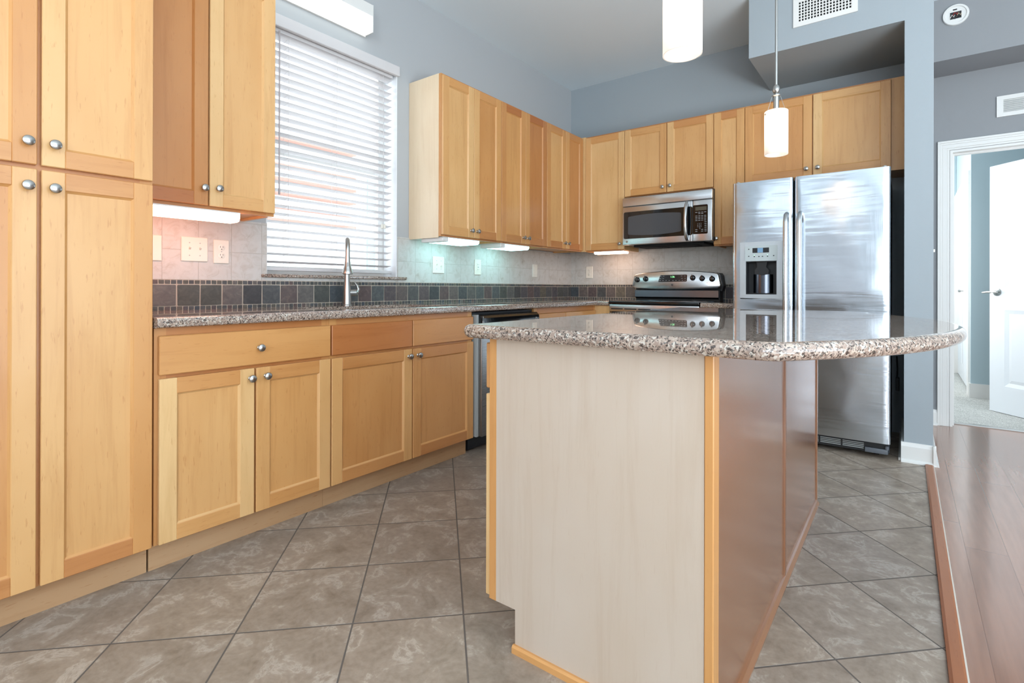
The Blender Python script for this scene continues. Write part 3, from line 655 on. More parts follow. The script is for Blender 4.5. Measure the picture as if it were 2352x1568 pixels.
# far wall cabinets on the left wall
labs = ['maple two-door wall cabinet just right of window, pale veneer end panel', 'middle two-door maple wall cabinet of the three on left wall', 'two-door maple wall cabinet on left wall nearest the room corner']
for i in range(3):
    a = 2.4251+i*.617; b = a+.617; 
    if i == 2: b = YU-.001
    c = thing('wall_cabinet', (.15, (a+b)/2, 1.36), labs[i], 'cabinet', 'wall cabinets along the left wall')
    carcass(c, LEFT, a+.0005, b-.0005, FU-.0385, 1.360, 2.428)
    if i == 0: box('end_panel', (a-.004, .002, 1.352), (a, FU-.0385, 2.428), PALE2, c, T=LEFT, tone=.2)
    face_frame(c, LEFT, a+.0005, b-.0005, 1.360, 2.428, FU-.0195, mids=((a+.3085),))
    tn = [.45, .7, .6][i]
    mid = a+.3085
    d = shaker('door', c, LEFT, a+.002, mid-.0015, 1.3700, 2.4148, FU, tn); knob(d, (FU, mid-.032, 1.418), '+x')
    d = shaker('door', c, LEFT, mid+.0015, b-.003, 1.3700, 2.4148, FU, tn+.12); knob(d, (FU, mid+.032, 1.418), '+x')
# back wall cabinets
FF = .325-.0195                                    # face frame distance from back wall
def wall_unit(a, b, z0, z1, label, splits, knobs, tones, dep=.325, name='wall_cabinet', dz=(.010, .013)):
    c = thing(name, ((a+b)/2, YB-.15, z0), label, 'cabinet', 'wall cabinets along the back wall')
    carcass(c, BACK, a+.0005, b-.0005, dep-.0385, z0, z1)
    face_frame(c, BACK, a+.0005, b-.0005, z0, z1, dep-.0195, mids=tuple(splits))
    e = [a]+list(splits)+[b]
    for i in range(len(e)-1):
        l = e[i]+(.002 if i == 0 else .003); r = e[i+1]-(.002 if i == len(e)-2 else .003)
        d = shaker('door', c, BACK, l, r, z0+dz[0], z1-dz[1], dep, tones[i])
        knob(d, (knobs[i][0], YB-dep, knobs[i][1]), '-y')
    return c
c = thing('wall_cabinet', (.53, YB-.15, 1.36), 'single-door maple wall cabinet in corner, left of microwave', 'cabinet', 'wall cabinets along the back wall')
carcass(c, BACK, .3265, .7395, .2865, 1.360, 2.428); face_frame(c, BACK, .3265, .7395, 1.360, 2.428, FF); box('corner_filler', (.3065, .3065, 1.3605), (.3485, .3245, 2.4275), MAPLE, c, T=BACK, tone=.1)
d = shaker('door', c, BACK, .350, .738, 1.370, 2.4148, .325, .35); knob(d, (.700, YU, 1.418), '-y')
wall_unit(.741, 1.508, 1.822, 2.428, 'short two-door maple wall cabinet directly above microwave', [1.1245], [(1.092, 1.878), (1.157, 1.882)], [.4, .45])
wall_unit(1.508, 1.741, 1.360, 2.428, 'narrow single-door maple wall cabinet between microwave and refrigerator', [], [(1.535, 1.418)], [.55])
c = wall_unit(1.741, 2.6555, 1.822, 2.428, 'wide two-door maple wall cabinet above stainless refrigerator', [2.198], [(2.160, 1.885), (2.232, 1.886)], [.55, .35])
box('filler_panel', (2.6555, .002, 1.812), (2.7245, FF-.001, 2.428), MAPLE, c, T=BACK, tone=.35)
# base cabinets, left run
CT = .876
bc = thing('base_cabinet', (.3, 1.05, 0), 'maple base cabinet with one wide knobbed drawer over two doors, beside pantry', 'cabinet', 'base cabinets along the left wall')
carcass(bc, LEFT, .700, 1.3985, FB-.019, .104, CT-.002, toe=True)
face_frame(bc, LEFT, .700, 1.3985, .104, CT-.002, FB, rails=(.680,), mids=(1.052,))
dr = slab('drawer', bc, LEFT, .7115, 1.3965, .7075, .847, XB, .55); knob(dr, (XB, 1.066, .776), '+x')
d = shaker('door', bc, LEFT, .7115, 1.0475, .1075, .694, XB, .35); knob(d, (XB, 1.030, .6555), '+x')
d = shaker('door', bc, LEFT, 1.0555, 1.3965, .1075, .694, XB, .5); knob(d, (XB, 1.093, .658), '+x')
sc_ = thing('sink_base_cabinet', (.3, 1.89, 0), 'maple sink cabinet with two knobless false drawer fronts under faucet', 'cabinet', 'base cabinets along the left wall')
carcass(sc_, LEFT, 1.3995, 2.386, FB-.019, .104, CT-.002, toe=True, notop=True)
face_frame(sc_, LEFT, 1.3995, 2.386, .104, CT-.002, FB, rails=(.680,), mids=(1.894,), tone=.75)
slab('false_drawer', sc_, LEFT, 1.4035, 1.8915, .7075, .847, XB, .98); slab('false_drawer', sc_, LEFT, 1.8975, 2.3825, .7075, .847, XB, .72)
d = shaker('door', sc_, LEFT, 1.4035, 1.8905, .1075, .694, XB, .6); knob(d, (XB, 1.864, .6575), '+x')
d = shaker('door', sc_, LEFT, 1.8975, 2.3825, .1075, .694, XB, .65); knob(d, (XB, 1.930, .6585), '+x')
# corner base cabinet beyond the dishwasher
cc = thing('corner_base_cabinet', (.3, 3.8, 0), 'maple base cabinet in the corner between dishwasher and stove', 'cabinet', 'base cabinets along the left wall')
carcass(cc, LEFT, 3.052, YB-.003, FB-.019, .104, CT-.002, toe=True)
face_frame(cc, LEFT, 3.052, 3.985, .104, CT-.002, FB, rails=(.680,), mids=(3.464,))
slab('drawer', cc, LEFT, 3.060, 3.461, .7075, .835, XB, .7); slab('drawer', cc, LEFT, 3.467, 3.950, .7075, .835, XB, .6)
shaker('door', cc, LEFT, 3.060, 3.461, .1075, .694, XB, .6); shaker('door', cc, LEFT, 3.467, 3.950, .1075, .694, XB, .6)
m = MB(); m.box((FB+.001, 3.966, .104), (.752, 3.985, CT-.002), tone=.1); m.box((FB-.01, 3.986, .104), (.752, YB-.003, CT-.002), tone=.4); m.build('return_panel', MAPLE, cc)
rc = thing('base_cabinet', (1.64, YB-.3, 0), 'narrow maple base cabinet between stove and refrigerator', 'cabinet')
carcass(rc, BACK, 1.512, 1.760, FB-.019, .104, CT-.002, toe=True); face_frame(rc, BACK, 1.512, 1.760, .104, CT-.002, FB, rails=(.680,))
slab('drawer', rc, BACK, 1.516, 1.756, .7075, .847, XB, .5); shaker('door', rc, BACK, 1.516, 1.756, .1075, .694, XB, .5, st=.045)

# ------------------------------------------------------------------ countertops
def edge_prof(r, h):
    """bullnose profile (outset, z) from the top inwards to the bottom"""
    return [(-r, h/2)]+[(-r+r*math.sin(t), h/2*math.cos(t)) for t in [math.pi*i/10 for i in range(1, 10)]]+[(-r, -h/2)]
def slab_bullnose(name, poly, ztop, h, r, mat, flat=(), parent=None):
    """closed plan polygon (ccw) with rounded edge; edges whose index is in flat stay square"""
    n = len(poly); P = [Vector((*p, 0)) for p in poly]; nr = []
    for i in range(n):
        a, b, c = P[i-1], P[i], P[(i+1) % n]
        n1 = (b-a).normalized(); n1 = Vector((n1.y, -n1.x, 0)); n2 = (c-b).normalized(); n2 = Vector((n2.y, -n2.x, 0))
        if (i-1) % n in flat: n1f = 0
        else: n1f = 1
        n2f = 0 if i in flat else 1
        if n1f and n2f:
            q = n1+n2; q = q/ max(.3, q.length_squared/2)
        elif n1f: q = n1
        elif n2f: q = n2
        else: q = Vector((0, 0, 0))
        nr.append(q)
    prof = [(-r+r*math.sin(t), h/2*math.cos(t)) for t in [math.pi*i/10 for i in range(0, 11)]]
    v = []; f = []; K = len(prof)
    for (o, z) in prof:
        for i in range(n): v.append(P[i]+nr[i]*o+Vector((0, 0, ztop-h/2+z)))
    for k in range(K-1):
        for i in range(n): f.append((k*n+i, k*n+(i+1) % n, (k+1)*n+(i+1) % n, (k+1)*n+i))
    m = MB(); m.add(v, f, smooth=True)
    m.f += [list(range(n)), list(range((K-1)*n, K*n))]; m.mi += [0, 0]; m.sm += [False, False]; return m.build(name, mat, parent)
# main L-shaped counter with sink cut-out : outline and hole joined by a bridge
XC = .6535; YCt = YB-XC
SX0, SX1, SY0, SY1 = .17, .56, 1.47, 2.27
m = MB(); zt, zb = .914, .8765; r = .012
def bar(m, a, b, lo, hi, along, front):            # front-edge strip with eased edge, profile in (outward, z)
    prof = [(0, zb), (front-.010, zb), (front-.003, zb+.004), (front, zb+.011), (front, zt-.011), (front-.003, zt-.0035), (front-.010, zt), (0, zt)]
    return prof
edge = [(.60, zb), (XC-.010, zb), (XC-.003, zb+.004), (XC, zb+.012), (XC, zt-.012), (XC-.003, zt-.004), (XC-.011, zt), (.60, zt)]
m.prism(edge, .697, YCt, ax=1, smooth=True)
m.box((.0015, .697, zb), (SX0, YB-.0015, zt)); m.box((SX0, .697, zb), (.60, SY0, zt)); m.box((SX0, SY1, zb), (.60, YB-.0015, zt)); m.box((SX1, SY0, zb), (.60, SY1, zt))
eb = [(YB-q, z) for q, z in edge]
m.prism(eb, XC, .753, ax=0, smooth=True); m.box((.60, YCt, zb), (XC, YB-.60, zt)); m.box((.60, YB-.60, zb), (.753, YB-.0015, zt))
top = m.build('countertop', GRANITE)
tag(top, 'speckled brown granite countertop running under window and around corner to stove', 'countertop')
m = MB(); m.prism(eb, 1.508, 1.765, ax=0, smooth=True); m.box((1.508, YB-.60, zb), (1.765, YB-.0015, zt))
tag(m.build('countertop', GRANITE), 'short granite countertop piece between stove and refrigerator', 'countertop')
# sink
m = MB(); a, b, c, e = SX0-.004, SX1+.004, SY0-.004, SY1+.004; zs = .8755; zf = .70; q = .03
ring = lambda o, z: [(a+o, c+o, z), (b-o, c+o, z), (b-o, e-o, z), (a+o, e-o, z)]
v = ring(-.018, zs)+ring(.006, zs)+ring(.010, zf+.02)+ring(.03, zf)+ring(.028, zf-.003)+ring(.005, zf+.015)+ring(.003, zs-.003)+ring(-.018, zs-.003)
f = [(k*4+i, k*4+(i+1) % 4, (k+1)*4+(i+1) % 4, (k+1)*4+i) for k in range(3) for i in range(4)]+[(12, 13, 14, 15)]+[(16+k*4+i, 16+k*4+(i+1) % 4, 16+(k+1)*4+(i+1) % 4, 16+(k+1)*4+i) for k in range(3) for i in range(4)]+[(16, 17, 18, 19)]+[(i, (i+1) % 4, 28+(i+1) % 4, 28+i) for i in range(4)]
m.add(v, f); sk = m.build('kitchen_sink', STEEL); tag(sk, 'stainless undermount sink set in counter below window', 'sink')
m = MB(); m.lathe([(.045, 0), (.045, .004), (.038, .005), (.03, .001), (.001, .001)], ((a+b)/2, (c+e)/2, zf+.0005)); m.build('sink_drain', NICKEL, sk)
# faucet
fx, fy = .105, 1.853
fc = thing('kitchen_faucet', (fx, fy, .914), 'brushed nickel pull-down kitchen faucet standing behind sink', 'faucet')
m = MB(); m.lathe([(.030, 0), (.030, .004), (.0265, .008), (.0245, .06), (.021, .11), (.0165, .15), (.0155, .20), (.0155, .21)], (fx, fy, .914)); m.build('faucet_body', NICKEL, fc)
m = MB(); hx_, hy_ = .215, 1.779
pts = [(fx, fy, 1.12), (fx, fy, 1.22)]
for i in range(0, 13):
    t = math.pi*i/12; k = (1-math.cos(t))/2; pts.append((fx+(hx_-fx)*k, fy+(hy_-fy)*k, 1.235+.062*math.sin(t)))
pts.append((hx_, hy_, 1.195))
m.tube(pts, .0135, n=16); m.build('spout', NICKEL, fc)
m = MB(); m.lathe([(.014, 0), (.0145, -.006), (.0155, -.03), (.019, -.055), (.026, -.082), (.0305, -.096), (.030, -.102), (.024, -.104), (.001, -.1041)], (hx_, hy_, 1.200)); hd = m.build('spray_head', NICKEL, fc)
m = MB(); dv = Vector((2.73-hx_, -hy_, 0)).normalized()
q = Vector((hx_, hy_, 1.150))+dv*.0175; m.lathe([(.007, 0), (.006, .004), (.001, .005)], (0, 0, 0), ax=2, n=16)
rot = Vector((0, 0, 1)).rotation_difference(dv).to_matrix(); m.v = [rot@Vector((p.x, p.y*1.0, p.z))+q for p in m.v]
m.v = [Vector((p.x, p.y, 1.150+(p.z-1.150)*1.9)) for p in m.v]; m.build('spray_button', GREYP, hd)
m = MB(); ay = Vector((.25, .97, 0)).normalized()
m.tube([Vector((fx, fy, .990)), Vector((fx, fy, .990))+ay*.052], [.0195, .0205], n=18); m.tube([Vector((fx, fy, .990))+ay*.054, Vector((fx, fy, .990))+ay*.064], [.0195, .014], n=18)
b0 = Vector((fx, fy, .990))+ay*.058
m.tube([b0, b0+ay*.012+Vector((0, 0, .022)), b0+ay*.004+Vector((.0, 0, .042)), b0+ay*-.012+Vector((0, 0, .062))], [.012, .009, .0055, .005], n=10)
m.build('lever_handle', NICKEL, fc)

# ------------------------------------------------------------------ under-cabinet and wall lights
def tube_light(name, u0, u1, d0, d1, z0, z1, T, lm, label, vert_end=False, group=None, capw=.055, loc=None):
    o = thing(name, T(((u0+u1)/2, (d0+d1)/2, z1)), label, 'light', group)
    m = MB(T); m.box((u0, d0, z1-.006), (u1, d1, z1), bev=.001); m.box((u0, d0, z0), (u0+capw, d1, z1-.006), bev=.003) if capw else None
    m.build('housing', WHITE, o)
    # rounded diffuser
    pr = [(d0+.002, z1-.006), (d0+.002, z0+.010), (d0+.008, z0+.002), (d0+.02, z0), (d1-.022, z0), (d1-.008, z0+.004), (d1-.001, z0+.014), (d1-.001, z1-.006)]
    m = MB(T); m.prism([(p[0], p[1]) for p in pr], u0+capw, u1-.002, ax=0, smooth=True); m.build('diffuser', lm, o)
    return o
G = 'under-cabinet lights'
tube_light('under_cabinet_light', .715, 1.137, .205, .318, 1.3175, 1.3595, LEFT, L_PINK, 'glowing pinkish under-cabinet light beneath cabinet nearest pantry', group=G, capw=0)
tube_light('under_cabinet_light', 2.445, 2.815, .10, .305, 1.328, 1.3595, LEFT, L_CYAN, 'glowing cool-white under-cabinet light nearest the window', group=G)
tube_light('under_cabinet_light', 3.060, 3.43, .10, .305, 1.328, 1.3595, LEFT, L_CYAN, 'glowing cool-white under-cabinet light farther from window, above outlet', group=G)
tube_light('under_cabinet_light', .43, .728, .20, .308, 1.335, 1.3595, BACK, L_WARM, 'glowing warm under-cabinet light left of microwave', group=G, capw=0)
wl = thing('wall_light', (0, 1.45, 2.64), 'white fluorescent wall light fixture mounted above window', 'light')
m = MB(LEFT); m.prism([(.001, 2.60), (.015, 2.60), (.02, 2.69), (.088, 2.70), (.090, 2.775), (.001, 2.775)], .85, 2.05, ax=0); m.prism([(.012, 2.606), (.091, 2.606), (.091, 2.776), (.012, 2.776)], 2.045, 2.050, ax=0); m.build('housing', WHITE, wl)
m = MB(LEFT); m.prism([(.016, 2.618), (.050, 2.606), (.072, 2.610), (.086, 2.622), (.0905, 2.645), (.0895, 2.704), (.016, 2.704)], .855, 2.0445, ax=0, smooth=True); m.build('diffuser', L_WALL, wl)

# ------------------------------------------------------------------ wall plates
def plate(T, u, z, w_, h, kind, label, col=None):
    o = thing('wall_plate', T((u, .009, z-h/2)), label, 'outlet', 'wall plates on the backsplash')
    nm = 'cover_plate'; d = .009
    m = MB(T); m.box((u-w_/2, d, z-h/2), (u+w_/2, d+.0065, z+h/2), bev=.003); m.build(nm, IVORY, o)
    if kind == 'toggle2':
        for s in (-.023, .023):
            m = MB(T); m.box((u+s-.005, d+.006, z-.012), (u+s+.005, d+.0072, z+.012)); m.prism([(d+.006, z-.004), (d+.006, z+.006), (d+.019, z+.012), (d+.019, z+.006)], u+s-.0035, u+s+.0035, ax=0); m.build('toggle', IVORY, o)
            for dz in (-.030, .030): m = MB(T); m.lathe([(.003, 0), (.0028, .0008), (.0005, .001)], (u+s, d+.0064, z+dz), ax=1, n=10); m.build('screw', GREYP, o)
    if kind == 'duplex':
        for dz in (-.0195, .0195):
            m = MB(T); m.lathe([(.0165, 0), (.0165, .0012), (.0155, .0018), (.0005, .0018)], (u, d+.0062, z+dz), ax=1, n=20); r_ = m.build('receptacle', IVORY, o)
            m = MB(T)
            for s, hh in ((-.0063, .004), (.0063, .0032)): m.box((u+s-.001, d+.0078, z+dz+.002-hh+.002), (u+s+.001, d+.0084, z+dz+.002+hh+.002))
            m.lathe([(.0024, 0), (.0024, .0005), (.0003, .0005)], (u, d+.0079, z+dz-.0075), ax=1, n=8); m.build('slots', DARK, r_)
        m = MB(T); m.lathe([(.003, 0), (.0028, .0008), (.0005, .001)], (u, d+.0064, z), ax=1, n=10); m.build('screw', GREYP, o)
    if kind in ('gfci', 'decora'):
        m = MB(T); m.box((u-.0165, d+.006, z-.033), (u+.0165, d+.0085, z+.033), bev=.0008); r_ = m.build('rocker' if kind == 'decora' else 'receptacle', IVORY, o)
        if kind == 'gfci':
            for dz in (-.02, .02):
                m = MB(T)
                for s in (-.006, .006): m.box((u+s-.0009, d+.0084, z+dz-.003), (u+s+.0009, d+.0090, z+dz+.004))
                m.build('slots', DARK, r_)
            m = MB(T); m.box((u-.006, d+.0083, z-.005), (u+.006, d+.0096, z-.001)); m.box((u-.006, d+.0083, z+.001), (u+.006, d+.0096, z+.005)); m.build('test_button', GREYP, r_)
    if kind == 'mix2':
        m = MB(T); m.prism([(d+.006, z-.002), (d+.006, z+.006), (d+.019, z+.010), (d+.019, z+.004)], u-.023-.0035, u-.023+.0035, ax=0); m.build('toggle', IVORY, o)
        m = MB(T); m.prism([(d+.006, z-.006), (d+.006, z+.002), (d+.019, z-.004), (d+.019, z-.010)], u+.023-.0035, u+.023+.0035, ax=0); m.build('toggle', IVORY, o)
        for s in (-.023, .023):
            for dz in (-.030, .030): m = MB(T); m.lathe([(.003, 0), (.0028, .0008), (.0005, .001)], (u+s, d+.0064, z+dz), ax=1, n=10); m.build('screw', GREYP, o)
    return o
plate(LEFT, .870, 1.200, .116, .118, 'decora', 'ivory wall plate half hidden behind pantry edge')
plate(LEFT, 1.066, 1.203, .118, .117, 'toggle2', 'ivory double toggle switch plate on pink-lit tile')
plate(LEFT, 1.188, 1.198, .074, .118, 'duplex', 'ivory duplex outlet beside double toggle switch, left of window')
plate(LEFT, 2.698, 1.188, .116, .122, 'mix2', 'white double toggle switch plate on tile just right of window')
plate(LEFT, 3.134, 1.186, .078, .122, 'gfci', 'white rectangular safety outlet below second cool under-cabinet light')
plate(LEFT, 3.934, 1.180, .074, .118, 'decora', 'ivory rocker plate on tile near room corner')
plate(BACK, .221, 1.178, .078, .118, 'duplex', 'white duplex outlet on back wall tile left of stove')
ws_ = thing('light_switch', (2.861, 4.2, 1.24), 'small white light switch on hall side of wing wall', 'switch')
box('cover_plate', (2.8612, 4.165, 1.20), (2.868, 4.235, 1.32), IVORY, ws_, bev=.002); m = MB(); m.box((2.866, 4.196, 1.253), (2.880, 4.204, 1.270)); m.build('toggle', IVORY, ws_)

# ------------------------------------------------------------------ dishwasher
dw = thing('dishwasher', (.35, 2.74, 0), 'stainless dishwasher with black control panel under the counter', 'dishwasher')
D0, D1 = 2.400, 3.045; DXF = .665
box('body', (.03, D0, .10), (.60, D1, .868), BLACKM, dw)
m = MB(); m.prism([(.601, .715), (DXF-.004, .715), (DXF+.004, .73), (DXF+.008, .78), (DXF, .835), (DXF-.018, .852), (.601, .856)], D0+.022, D1-.004, ax=1, smooth=True); cp = m.build('control_panel', BLACK, dw)
m = MB(); m.box((DXF+.006, D0+.02, .745), (DXF+.0085, D0+.024, .82)) ; m.tube([(DXF+.006, D0+.035, .73), (DXF+.010, D0+.034, .78), (DXF-.004, D0+.038, .845)], .002, n=6); m.build('panel_seam', GREYP, cp)
m = MB(); m.lathe([(.012, 0), (.012, .002), (.0095, .0022), (.009, .001), (.0005, .001)], (DXF+.004, D1-.045, .808), ax=0, n=20); bd = m.build('badge', NICKEL, cp)
text_mesh('badge_letters', 'GE', .010, MARKD, (DXF+.0062, D1-.045, .808), LEFT_ROT, bd)
m = MB(); m.box((.601, D0+.022, .108), (DXF, D1-.004, .712), bev=.004); m.build('door', steel('dishwasher_steel', srgb(150, 148, 146), .28, axis=1), dw)
m = MB(); m.box((.604, D0+.0, .108), (.640, D0+.020, .856)); m.build('side_trim', GREYP, dw)
m = MB(); m.box((.45, D0+.01, .012), (.56, D1-.01, .098)); m.box((.40, D0+.03, 0), (.44, D0+.06, .012)); m.box((.40, D1-.06, 0), (.44, D1-.03, .012)); m.build('kick_plate', BLACKM, dw)

# ------------------------------------------------------------------ stove
sv = thing('electric_stove', (1.13, 4.25, 0), 'stainless electric stove with black cooktop and curved knob panel', 'stove')
x0, x1 = .758, 1.503; yF = 3.945
m = MB(); m.box((x0+.004, 3.99, .02), (x1-.004, YB-.03, .893)); m.build('body', BLACKM, sv)
m = MB(); m.box((x0, yF-.012, .893), (x1, YB-.09, .918), bev=.006); ck = m.build('cooktop', BLACK, sv)
for (cx_, cy_, r_) in ((.95, 4.10, .10), (1.33, 4.10, .075), (.95, 4.36, .075), (1.33, 4.36, .10)):
    m = MB(); n = 40; v = []
    for rr, z in ((r_, .9181), (r_, .9188), (r_-.004, .9188), (r_-.004, .9181)):
        for j in range(n): v.append((cx_+rr*math.cos(2*math.pi*j/n), cy_+rr*math.sin(2*math.pi*j/n), z))
    m.add(v, [(k*n+j, k*n+(j+1) % n, ((k+1) % 4)*n+(j+1) % n, ((k+1) % 4)*n+j) for k in range(4) for j in range(n)]); m.build('burner_ring', CHAR, ck)
m = MB(); m.box((x0+.003, yF-.004, .828), (x1-.003, 3.99, .888), bev=.004); vt = m.build('front_rail', STEEL, sv)
for i in range(6):
    a = x0+.020+i*.119; box('vent_slot', (a, yF-.0045, .848), (a+.105, yF-.0035, .856), DARK, vt)
m = MB(); m.box((x0+.003, yF-.012, .20), (x1-.003, 3.989, .820), bev=.006); od = m.build('oven_door', STEEL, sv)
box('oven_window', (x0+.13, yF-.0135, .36), (x1-.13, yF-.012, .66), BLACK, od)
m = MB(); m.tube([(x0+.05, yF-.05, .765), (x1-.05, yF-.05, .765)], .013, n=14); 
for x in (x0+.08, x1-.08): m.tube([(x, yF-.05, .765), (x, yF-.011, .765)], .009, n=10)
m.build('oven_handle', STEEL, od)
m = MB(); m.box((x0+.003, yF-.006, .035), (x1-.003, 3.989, .192), bev=.005); m.build('storage_drawer', STEEL, sv)
# back guard
m = MB(); m.box((x0+.006, 4.485, .900), (x1-.002, YB-.022, 1.02)); m.build('guard_body', BLACKM, sv)
m = MB(); m.prism([(4.455, .938), (4.475, .93), (4.486, .93), (4.486, 1.014), (4.455, 1.010), (4.448, 1.003), (4.448, .946)], x0+.008, x1-.004, ax=0); m.build('lower_panel', steel('dark_steel', srgb(128, 140, 152), .2, axis=0), sv)
n = 24; pts = []
zbt = lambda t: 1.026-.014*(1-(2*t-1)**2)          # bottom edge bows down
ztp = lambda t: 1.146+.029*(1-(2*t-1)**2)
xa, xb = .736, 1.519
loop = []
for i in range(n+1):
    t = i/n; xx = xa+.010*0+(xb-xa)*t; loop.append((xx, zbt(t)))
top_ = []
for i in range(n+1):
    t = 1-i/n; xx = xa+(xb-xa)*t
    top_.append((xx, ztp(t)))
# slightly narrower at top, rounded corners
def rc_(p, s):
    return p
loop = [(xa+.004, 1.034)]+[p for p in loop if xa+.018 < p[0] < xb-.018]+[(xb-.004, 1.034), (xb-.001, 1.045), (xb-.016, 1.132), (xb-.026, 1.146)]+[p for p in top_ if xa+.05 < p[0] < xb-.045]+[(xa+.040, 1.149), (xa+.028, 1.143), (xa+.020, 1.130), (xa+.001, 1.048)]
m = MB(); n2 = len(loop); cxx = sum(p[0] for p in loop)/n2; czz = 1.09
def sh(k): return [(cxx+(x-cxx)*(1-k/.39), czz+(z-czz)*(1-k/.07)) for x, z in loop]
v = [(x, 4.500, z) for x, z in loop]+[(x, 4.452, z) for x, z in loop]+[(x, 4.4465, z) for x, z in sh(.0025)]+[(x, 4.4445, z) for x, z in sh(.006)]
f = [list(range(n2))]+[(k*n2+i, k*n2+(i+1) % n2, (k+1)*n2+(i+1) % n2, (k+1)*n2+i) for k in range(3) for i in range(n2)]+[list(range(3*n2, 4*n2))]
m.add(v, f, smooth=True); kp = m.build('control_panel', STEEL, sv)
m = MB(); m.prism([(xb-.03, 1.0), (xb-.004, 1.0), (xb+.006, 1.04), (xb-.008, 1.13), (xb-.022, 1.150), (xb-.05, 1.154)], 4.4995, YB-.022, ax=1); m.box((x0+.01, 4.4995, 1.0), (xb-.03, YB-.022, 1.145)); m.build('panel_back', BLACKM, sv)
yk = 4.4445
for i, (x, z) in enumerate([(.789, 1.098), (.869, 1.105), (1.290, 1.111), (1.368, 1.105), (1.450, 1.100)]):
    m = MB(); m.lathe([(.0235, 0), (.0235, -.004), (.021, -.007), (.019, -.018), (.016, -.020), (.0005, -.0205)], (x, yk, z), ax=1, n=24)
    m.prism([(x-.004, z-.016), (x+.004, z-.016), (x+.003, z+.028), (x-.003, z+.028)], yk-.026, yk-.006, ax=1); kb = m.build('control_knob', BLACK, kp)
    box('pointer', (x-.0007, yk-.0268, z-.004), (x+.0007, yk-.026, z+.012), MARK, kb)
    m = MB()
    for j in range(11):
        a = math.radians(-150+30*j); 
        m.box((x+.030*math.sin(a)-.0007, yk-.0004, z+.030*math.cos(a)-.0007), (x+.030*math.sin(a)+.0007, yk+.001, z+.030*math.cos(a)+.0007))
    m.build('dial_marks', MARKD, kp)
m = MB()
for x, z in ((.826, 1.068), (1.409, 1.069)): m.lathe([(.0028, 0), (.0028, -.001), (.0003, -.001)], (x, yk, z), ax=1, n=10)
m.build('indicator_lamp', RED, kp)
m = MB(); m.prism([(.990, 1.077), (1.234, 1.080), (1.240, 1.086), (1.243, 1.134), (1.236, 1.140), (1.012, 1.138), (1.004, 1.133), (.988, 1.084)], yk-.0018, yk+.002, ax=1); ds = m.build('display', BLACK, kp)
text_mesh('clock_digits', '1:36', .022, GREENL, (1.115, yk-.0022, 1.121), FRONT_ROT, ds, depth=.0002)
m = MB()
for z, xs in ((1.128, (1.008, 1.035, 1.195, 1.222)), (1.108, (1.005, 1.032, 1.198, 1.225)), (1.090, (1.003, 1.030, 1.058, 1.086, 1.118, 1.146, 1.174, 1.202, 1.226))):
    for x in xs: m.box((x-.007, yk-.0021, z-.0011), (x+.007, yk-.0017, z+.0011))
m.build('display_labels', MARK, ds)
m = MB(); m.lathe([(.0085, 0), (.0085, -.0012), (.007, -.0013), (.0065, -.0006), (.0004, -.0006)], (1.111, yk, 1.052), ax=1, n=20); bd = m.build('badge', MARKD, kp)
text_mesh('badge_letters', 'GE', .0075, MARK, (1.111, yk-.0008, 1.052), FRONT_ROT, bd, depth=.0003)

# ------------------------------------------------------------------ microwave
mw = thing('microwave', (1.13, 4.4, 1.395), 'stainless over-the-range microwave mounted above stove', 'microwave')
mx0, mx1, mz0, mz1, my = .757, 1.521, 1.3965, 1.806, 4.197
m = MB(); m.box((mx0+.004, my+.032, mz0+.002), (mx1-.002, YB-.002, mz1+.008)); m.build('body', BLACKM, mw)
m = MB(); m.box((mx0+.08, my+.06, mz0-.018), (mx1-.08, YB-.06, mz0+.002), bev=.003); 
for i in range(2): m.box((mx0+.12+i*.28, my+.10, mz0-.022), (mx0+.34+i*.28, my+.22, mz0-.018))
m.build('underside_vent', DARK, mw)
m = MB(); m.box((mx0, my, 1.7285), (mx1, my+.034, mz1), bev=.006); m.build('top_trim', STEEL, mw)
m = MB(); m.box((mx0, my, mz0), (1.3665, my+.034, 1.7265), bev=.006); dr_ = m.build('door', STEEL, mw)
def rrect(m, x0, x1, z0, z1, y0, y1, r, mi=0, bow=0, smooth=False):
    p = []
    for (cx_, cz_, a0) in ((x1-r, z0+r, -90), (x1-r, z1-r, 0), (x0+r, z1-r, 90), (x0+r, z0+r, 180)):
        for i in range(5):
            a = math.radians(a0+22.5*i); p.append((cx_+r*math.cos(a), cz_+r*math.sin(a)))
    if bow:
        q = []
        for i, pt_ in enumerate(p):
            q.append(pt_)
            if i in (9, 19):
                o = p[(i+1) % 20]
                for j in range(1, 8):
                    t = j/8; q.append((pt_[0]+(o[0]-pt_[0])*t, pt_[1]+(bow if i == 9 else -bow)*(1-(2*t-1)**2)))
        p = q
    m.prism(p, y0, y1, ax=1, mi=mi, smooth=smooth)
m = MB(); rrect(m, .772, 1.3655, 1.449, 1.681, my-.002, my+.002, .014); gw = m.build('door_glass', BLACK, dr_)
m = MB(); rrect(m, .812, 1.275, 1.484, 1.640, my-.0028, my-.0019, .012, bow=.012); m.build('door_mesh_screen', CHAR, gw)
m = MB(); m.lathe([(.010, 0), (.010, -.002), (.008, -.0022), (.0075, -.0012), (.0004, -.0012)], (.800, my, 1.424), ax=1, n=20); bd = m.build('badge', NICKEL, dr_)
text_mesh('badge_letters', 'GE', .009, MARKD, (.800, my-.0016, 1.424), FRONT_ROT, bd, depth=.0003)
m = MB(); pts = []
for i in range(15):
    t = i/14; pts.append((1.325, my-.004-.046*math.sin(math.pi*t)**.55, 1.412+.305*t))
m.tube(pts, [.013]+[.0145]*13+[.013], n=14); m.build('door_handle', STEEL, dr_)
m = MB(); m.box((1.3685, my, mz0), (mx1, my+.034, 1.7265), bev=.006); kp = m.build('control_side', STEEL, mw)
